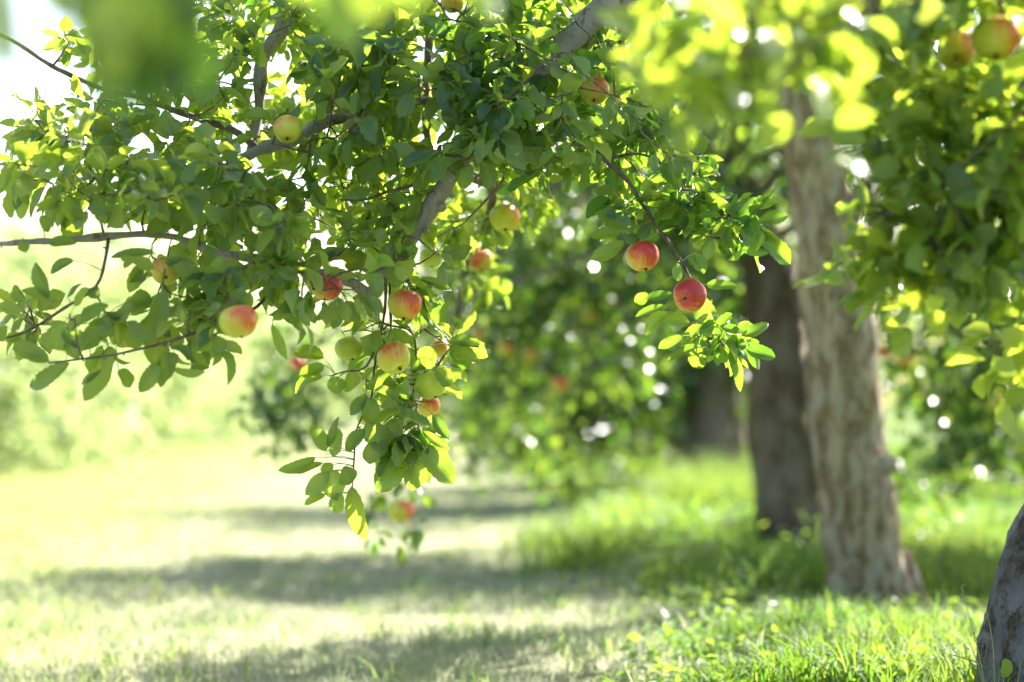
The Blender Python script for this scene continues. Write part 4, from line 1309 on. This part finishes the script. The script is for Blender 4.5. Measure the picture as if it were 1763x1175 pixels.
# lone blurred sprig with the low apple over the lane: bough end of the second tree, and the weeds by the front trunk
mb = MB()
c = at(690, 845, 8.6)
P, r = catmull([at(1250, 150, 9.3), at(980, 300, 9.1), at(800, 520, 8.9), at(740, 700, 8.7), at(715, 800, 8.62), c], [0.02, 0.014, 0.009, 0.006, 0.004, 0.002], 0.04)
tan_root = [o for o in COL.objects if o.get('label', '').startswith('apple tree with the pale tan')][0]
tube(mb, P, r, 6, 0)
lns = grow(P[-14:], np.array([at(a, b, 8.6 + R.uniform(-0.1, 0.1)) for a, b in ((660, 850), (650, 920), (715, 900), (720, 850), (690, 930), (640, 880), (700, 830), (740, 760), (745, 700))]))
for l_ in lns:
    tube(mb, l_, np.linspace(0.003, 0.0015, len(l_)), 5, 0)
mb.build('branch', M['twig'], tan_root)
mb = MB()
rosettes(mb, lns, per=(3, 6), rows=6, cols=3, petiole=False)
mb.build('leaves', M['leaf_far'], tan_root)

# thin wiry weed stalks and a broad leaf at the foot of the front trunk
root = empty('weed', at(1690, 1262, 6.1) * np.array([1, 1, 0]))
tag(root, 'thin wiry weed with seed heads at the foot of the leaning grey trunk', 'weed')
mb = MB()
ms = MB()
ST = [[(1705, 1262), (1690, 1150), (1668, 1060), (1655, 1010)], [(1690, 1262), (1640, 1160), (1615, 1110), (1600, 1080)], [(1700, 1262), (1690, 1170), (1675, 1120), (1660, 1085)],
      [(1650, 1262), (1630, 1190), (1615, 1160)], [(1715, 1262), (1712, 1160), (1708, 1100), (1698, 1050)], [(1668, 1262), (1655, 1200), (1640, 1140), (1632, 1100)],
      [(1640, 1128), (1680, 1140), (1700, 1150)], [(1740, 1262), (1750, 1190), (1758, 1140)], [(1725, 1262), (1718, 1200), (1722, 1150)]]
for st in ST:
    dd = 6.08 + R.uniform(-0.05, 0.05)
    P, r = catmull([at(a, b, dd) for a, b in st], np.linspace(0.0016, 0.0006, len(st)), 0.02)
    tube(mb, P, r, 4, 0)
    for q in range(len(P) // 2, len(P)):
        if R.uniform() < 0.6:
            e = P[q] + nrm(R.normal(0, 1, 3)) * 0.014
            tube(mb, [P[q], e], [0.0005, 0.0004], 3)
            tube(mb, [e, e + [0, 0, 0.0022], e + [0, 0, 0.004]], [0.001, 0.0016, 0.0008], 5, 1)
mb.build('stalks', [M['petiole'], M['stem']], root)
root = empty('broadleaf_weed', at(1735, 1262, 6.05) * np.array([1, 1, 0]))
tag(root, 'small weed with one rounded green leaf before the leaning grey trunk', 'weed')
mb = MB()
P, r = catmull([at(1730, 1262, 6.05), at(1728, 1190, 6.05), at(1727, 1160, 6.05)], [0.002, 0.0015, 0.0012], 0.02)
tube(mb, P, r, 5, 0)
mb.build('stalk', M['petiole'], root)
mb = MB()
leaf_batch(mb, [at(1727, 1168, 6.05)], [scr((0.15, 1, 0.1))], [scr((0.1, 0.3, 1))], [0.05], [0.034], [0.3], [0.2], [0.02], 9, 5, blunt=0.35)
mb.build('leaf', M['clover'], root)
# grass blades at the foot of the front trunk
mb = MB()
n = 700
xs = R.uniform(0.95, 1.5, n)
ys = R.uniform(5.8, 6.9, n)
blades(mb, xs, ys, R.uniform(0.05, 0.17, n), R.uniform(0.003, 0.005, n), R.uniform(0.2, 1, n), 0.5 + R.normal(0, 0.2, n), 4)
tag(mb.build('grass_by_trunk', M['grass']), 'fine grass blades at the foot of the leaning grey trunk', 'grass', kind='stuff')
bpy.context.view_layer.update()
print('faces', sum(len(o.data.polygons) for o in COL.objects if o.type == 'MESH'))
